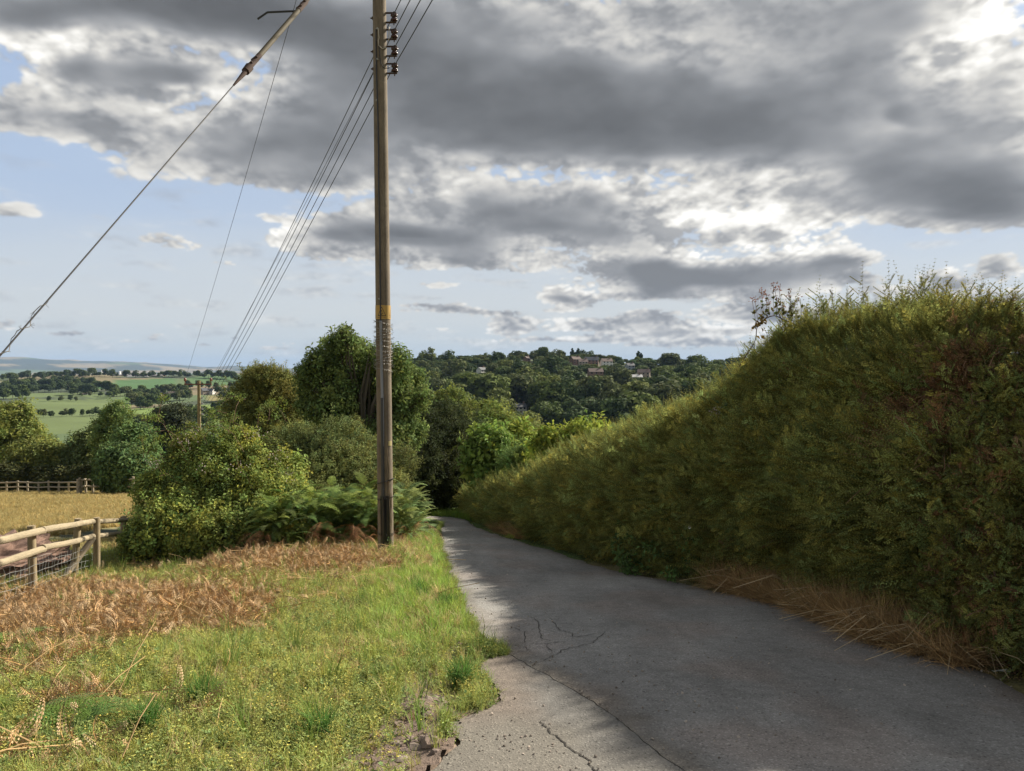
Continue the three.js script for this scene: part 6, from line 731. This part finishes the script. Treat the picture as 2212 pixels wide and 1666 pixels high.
// ------------------------------------------------------------------ houses across the valley
const WH = std(lc(0.7, 0.69, 0.65), 0.9), BR = std(lc(0.24, 0.155, 0.12), 0.95), ST = std(lc(0.33, 0.28, 0.23), 0.95), SL = std(lc(0.075, 0.08, 0.09), 0.7), TL = std(lc(0.16, 0.12, 0.105), 0.9), GLS = std(lc(0.02, 0.025, 0.03), 0.15), WD = std(lc(0.14, 0.09, 0.06), 0.8);
function house(label, u, v, d, w, h, dep, turn, wall, roof, nw = 3, storeys = 2, name = 'house') {
  const p = at(u, v, d), t = thing(name, label, 'house', p); t.rotation.y = turn; const rh = dep * 0.36, ov = 0.4, wb = new GB(); wb.box(-w / 2, w / 2, -4, h, -dep / 2, dep / 2); for (const s of [-1, 1]) { const x = s * (w / 2 - 0.002); wb.tri(V(x, h, -dep / 2), V(x, h, dep / 2), V(x, h + rh, 0)); } part('wall', wb.build(), Object.assign(wall, { side: THREE.DoubleSide }), t);
  const rb = new GB(), W = w / 2 + ov, e = dep / 2 + ov, y0 = h - 0.25; for (const s of [-1, 1]) { rb.quad(V(-W, y0, s * e), V(W, y0, s * e), V(W, h + rh + 0.05, 0), V(-W, h + rh + 0.05, 0)); rb.quad(V(-W, y0 + 0.2, s * e), V(W, y0 + 0.2, s * e), V(W, h + rh + 0.25, 0), V(-W, h + rh + 0.25, 0)); rb.quad(V(-W, y0, s * e), V(W, y0, s * e), V(W, y0 + 0.2, s * e), V(-W, y0 + 0.2, s * e)); } const R = part('roof', rb.build(), Object.assign(roof, { side: THREE.DoubleSide }), t); part('chimney', new GB().box(w * 0.3, w * 0.3 + 0.9, h, h + rh + 1.3, -0.45, 0.45).build(), BR, R);
  for (let s = 0; s < storeys; s++) for (let k = 0; k < nw; k++) { const x = (k + 0.5) / nw * w - w / 2, y = h * (s + 0.36) / storeys, dr = s === 0 && k === 1 && nw > 2; part(dr ? 'door' : 'window', new GB().box(x - 0.55, x + 0.55, dr ? 0 : y, dr ? 2.1 : y + 1.25, dep / 2 - 0.05, dep / 2 + 0.04).build(), dr ? WD : GLS, t); }
  part('window', new GB().box(w / 2 - 0.05, w / 2 + 0.04, h * 0.6, h * 0.6 + 1.2, -0.5, 0.5).build(), GLS, t); return t;
}
// the crest row stands in gardens
const MAT = { WH, BR, ST, SL, TL, BL: std(lc(0.3, 0.33, 0.37)), PL: std(lc(0.5, 0.5, 0.5)) };
for (const { q, p } of HOUSES) { const t = house(q[0], q[1], q[2], q[3], q[4], q[5], q[6], q[7], MAT[q[8]], MAT[q[9]], q[10], q[11]); t.position.copy(p); }
house('white farmhouse with slate roof beyond the far crossarm pole', 452, 854, 900, 13, 5.5, 7, -0.2, WH, SL, 4); house('stone gable adjoining the white farmhouse', 440, 855, 895, 7, 6, 9, 0.9, ST, SL, 2); house('old stone farm with mossy roof left of the crossarm pole', 380, 860, 880, 16, 4.5, 8, 0.1, ST, TL, 4); house('small white cottage among the valley trees', 232, 860, 900, 5, 5, 5, 0.5, WH, SL, 2); house('white bungalow with red roof in the valley', 181, 859, 920, 8, 3.2, 6, 0.2, WH, TL, 3, 1);
{ const shed = (label, u, v, d, w, h, col) => { const p = at(u, v, d), t = thing('farm_shed', label, 'shed', p); const g = new GB(); g.box(-w / 2, w / 2, -5, h, -6, 6); part('wall', g.build(), std(lc(...col), 0.8), t); const r = new GB(), e = w / 2 + 0.5; r.quad(V(-e, h - 0.1, 6.6), V(e, h - 0.1, 6.6), V(e, h + 2, 0), V(-e, h + 2, 0)).quad(V(-e, h - 0.1, -6.6), V(e, h - 0.1, -6.6), V(e, h + 2, 0), V(-e, h + 2, 0)); part('roof', r.build(), std(lc(0.3, 0.3, 0.31), 0.7, { side: THREE.DoubleSide }), t); };
  shed('long grey farm shed on the ridge, longest of the row', 272, 815, 1420, 55, 4, [0.25, 0.22, 0.2]); shed('pale farm shed below the longest ridge shed', 300, 818, 1400, 40, 4, [0.42, 0.38, 0.34]); shed('brick-red farm building right of the ridge sheds', 343, 817, 1400, 22, 5, [0.3, 0.17, 0.13]); shed('long low pale greenhouse in the valley beside the white bungalow', 205, 861, 930, 26, 2, [0.55, 0.6, 0.62]);
  const tw = (u, v, label, w, h) => { const p = at(u, v, 6400), t = new THREE.Mesh(new GB().box(-w / 2, w / 2, -30, h, -12, 12).build(), std(lc(0.6, 0.58, 0.54))); t.name = numbered('mill_tower'); t.position.copy(p); scene.add(t); tag(t, label, 'building'); }; tw(217, 812, 'tall pale tower building far out on the plain', 28, 48); tw(257, 808, 'short pale tower building far out on the plain', 22, 22); }
{ // the estuary, a pale strip below the far shore
  const P = [[540, 816], [660, 816], [660, 824], [520, 824]].map(([u, v]) => { const r = dirOf(u, v); const d = 97.5 / (-r.y / -r.z); return V(r.x / -r.z * d, -96, -d); }); const g = new GB(); g.quad(P[0], P[1], P[2], P[3]); structure('estuary_water', g.build(), std(lc(0.42, 0.36, 0.32), 0.35, { side: THREE.DoubleSide }));
}
scene.fog = new THREE.FogExp2(new THREE.Color().setRGB(0.38, 0.58, 0.95), 0.00004);
scene.traverse((o) => { if (o.isMesh) { o.castShadow = true; o.receiveShadow = true; } });
renderer.render(scene, camera);
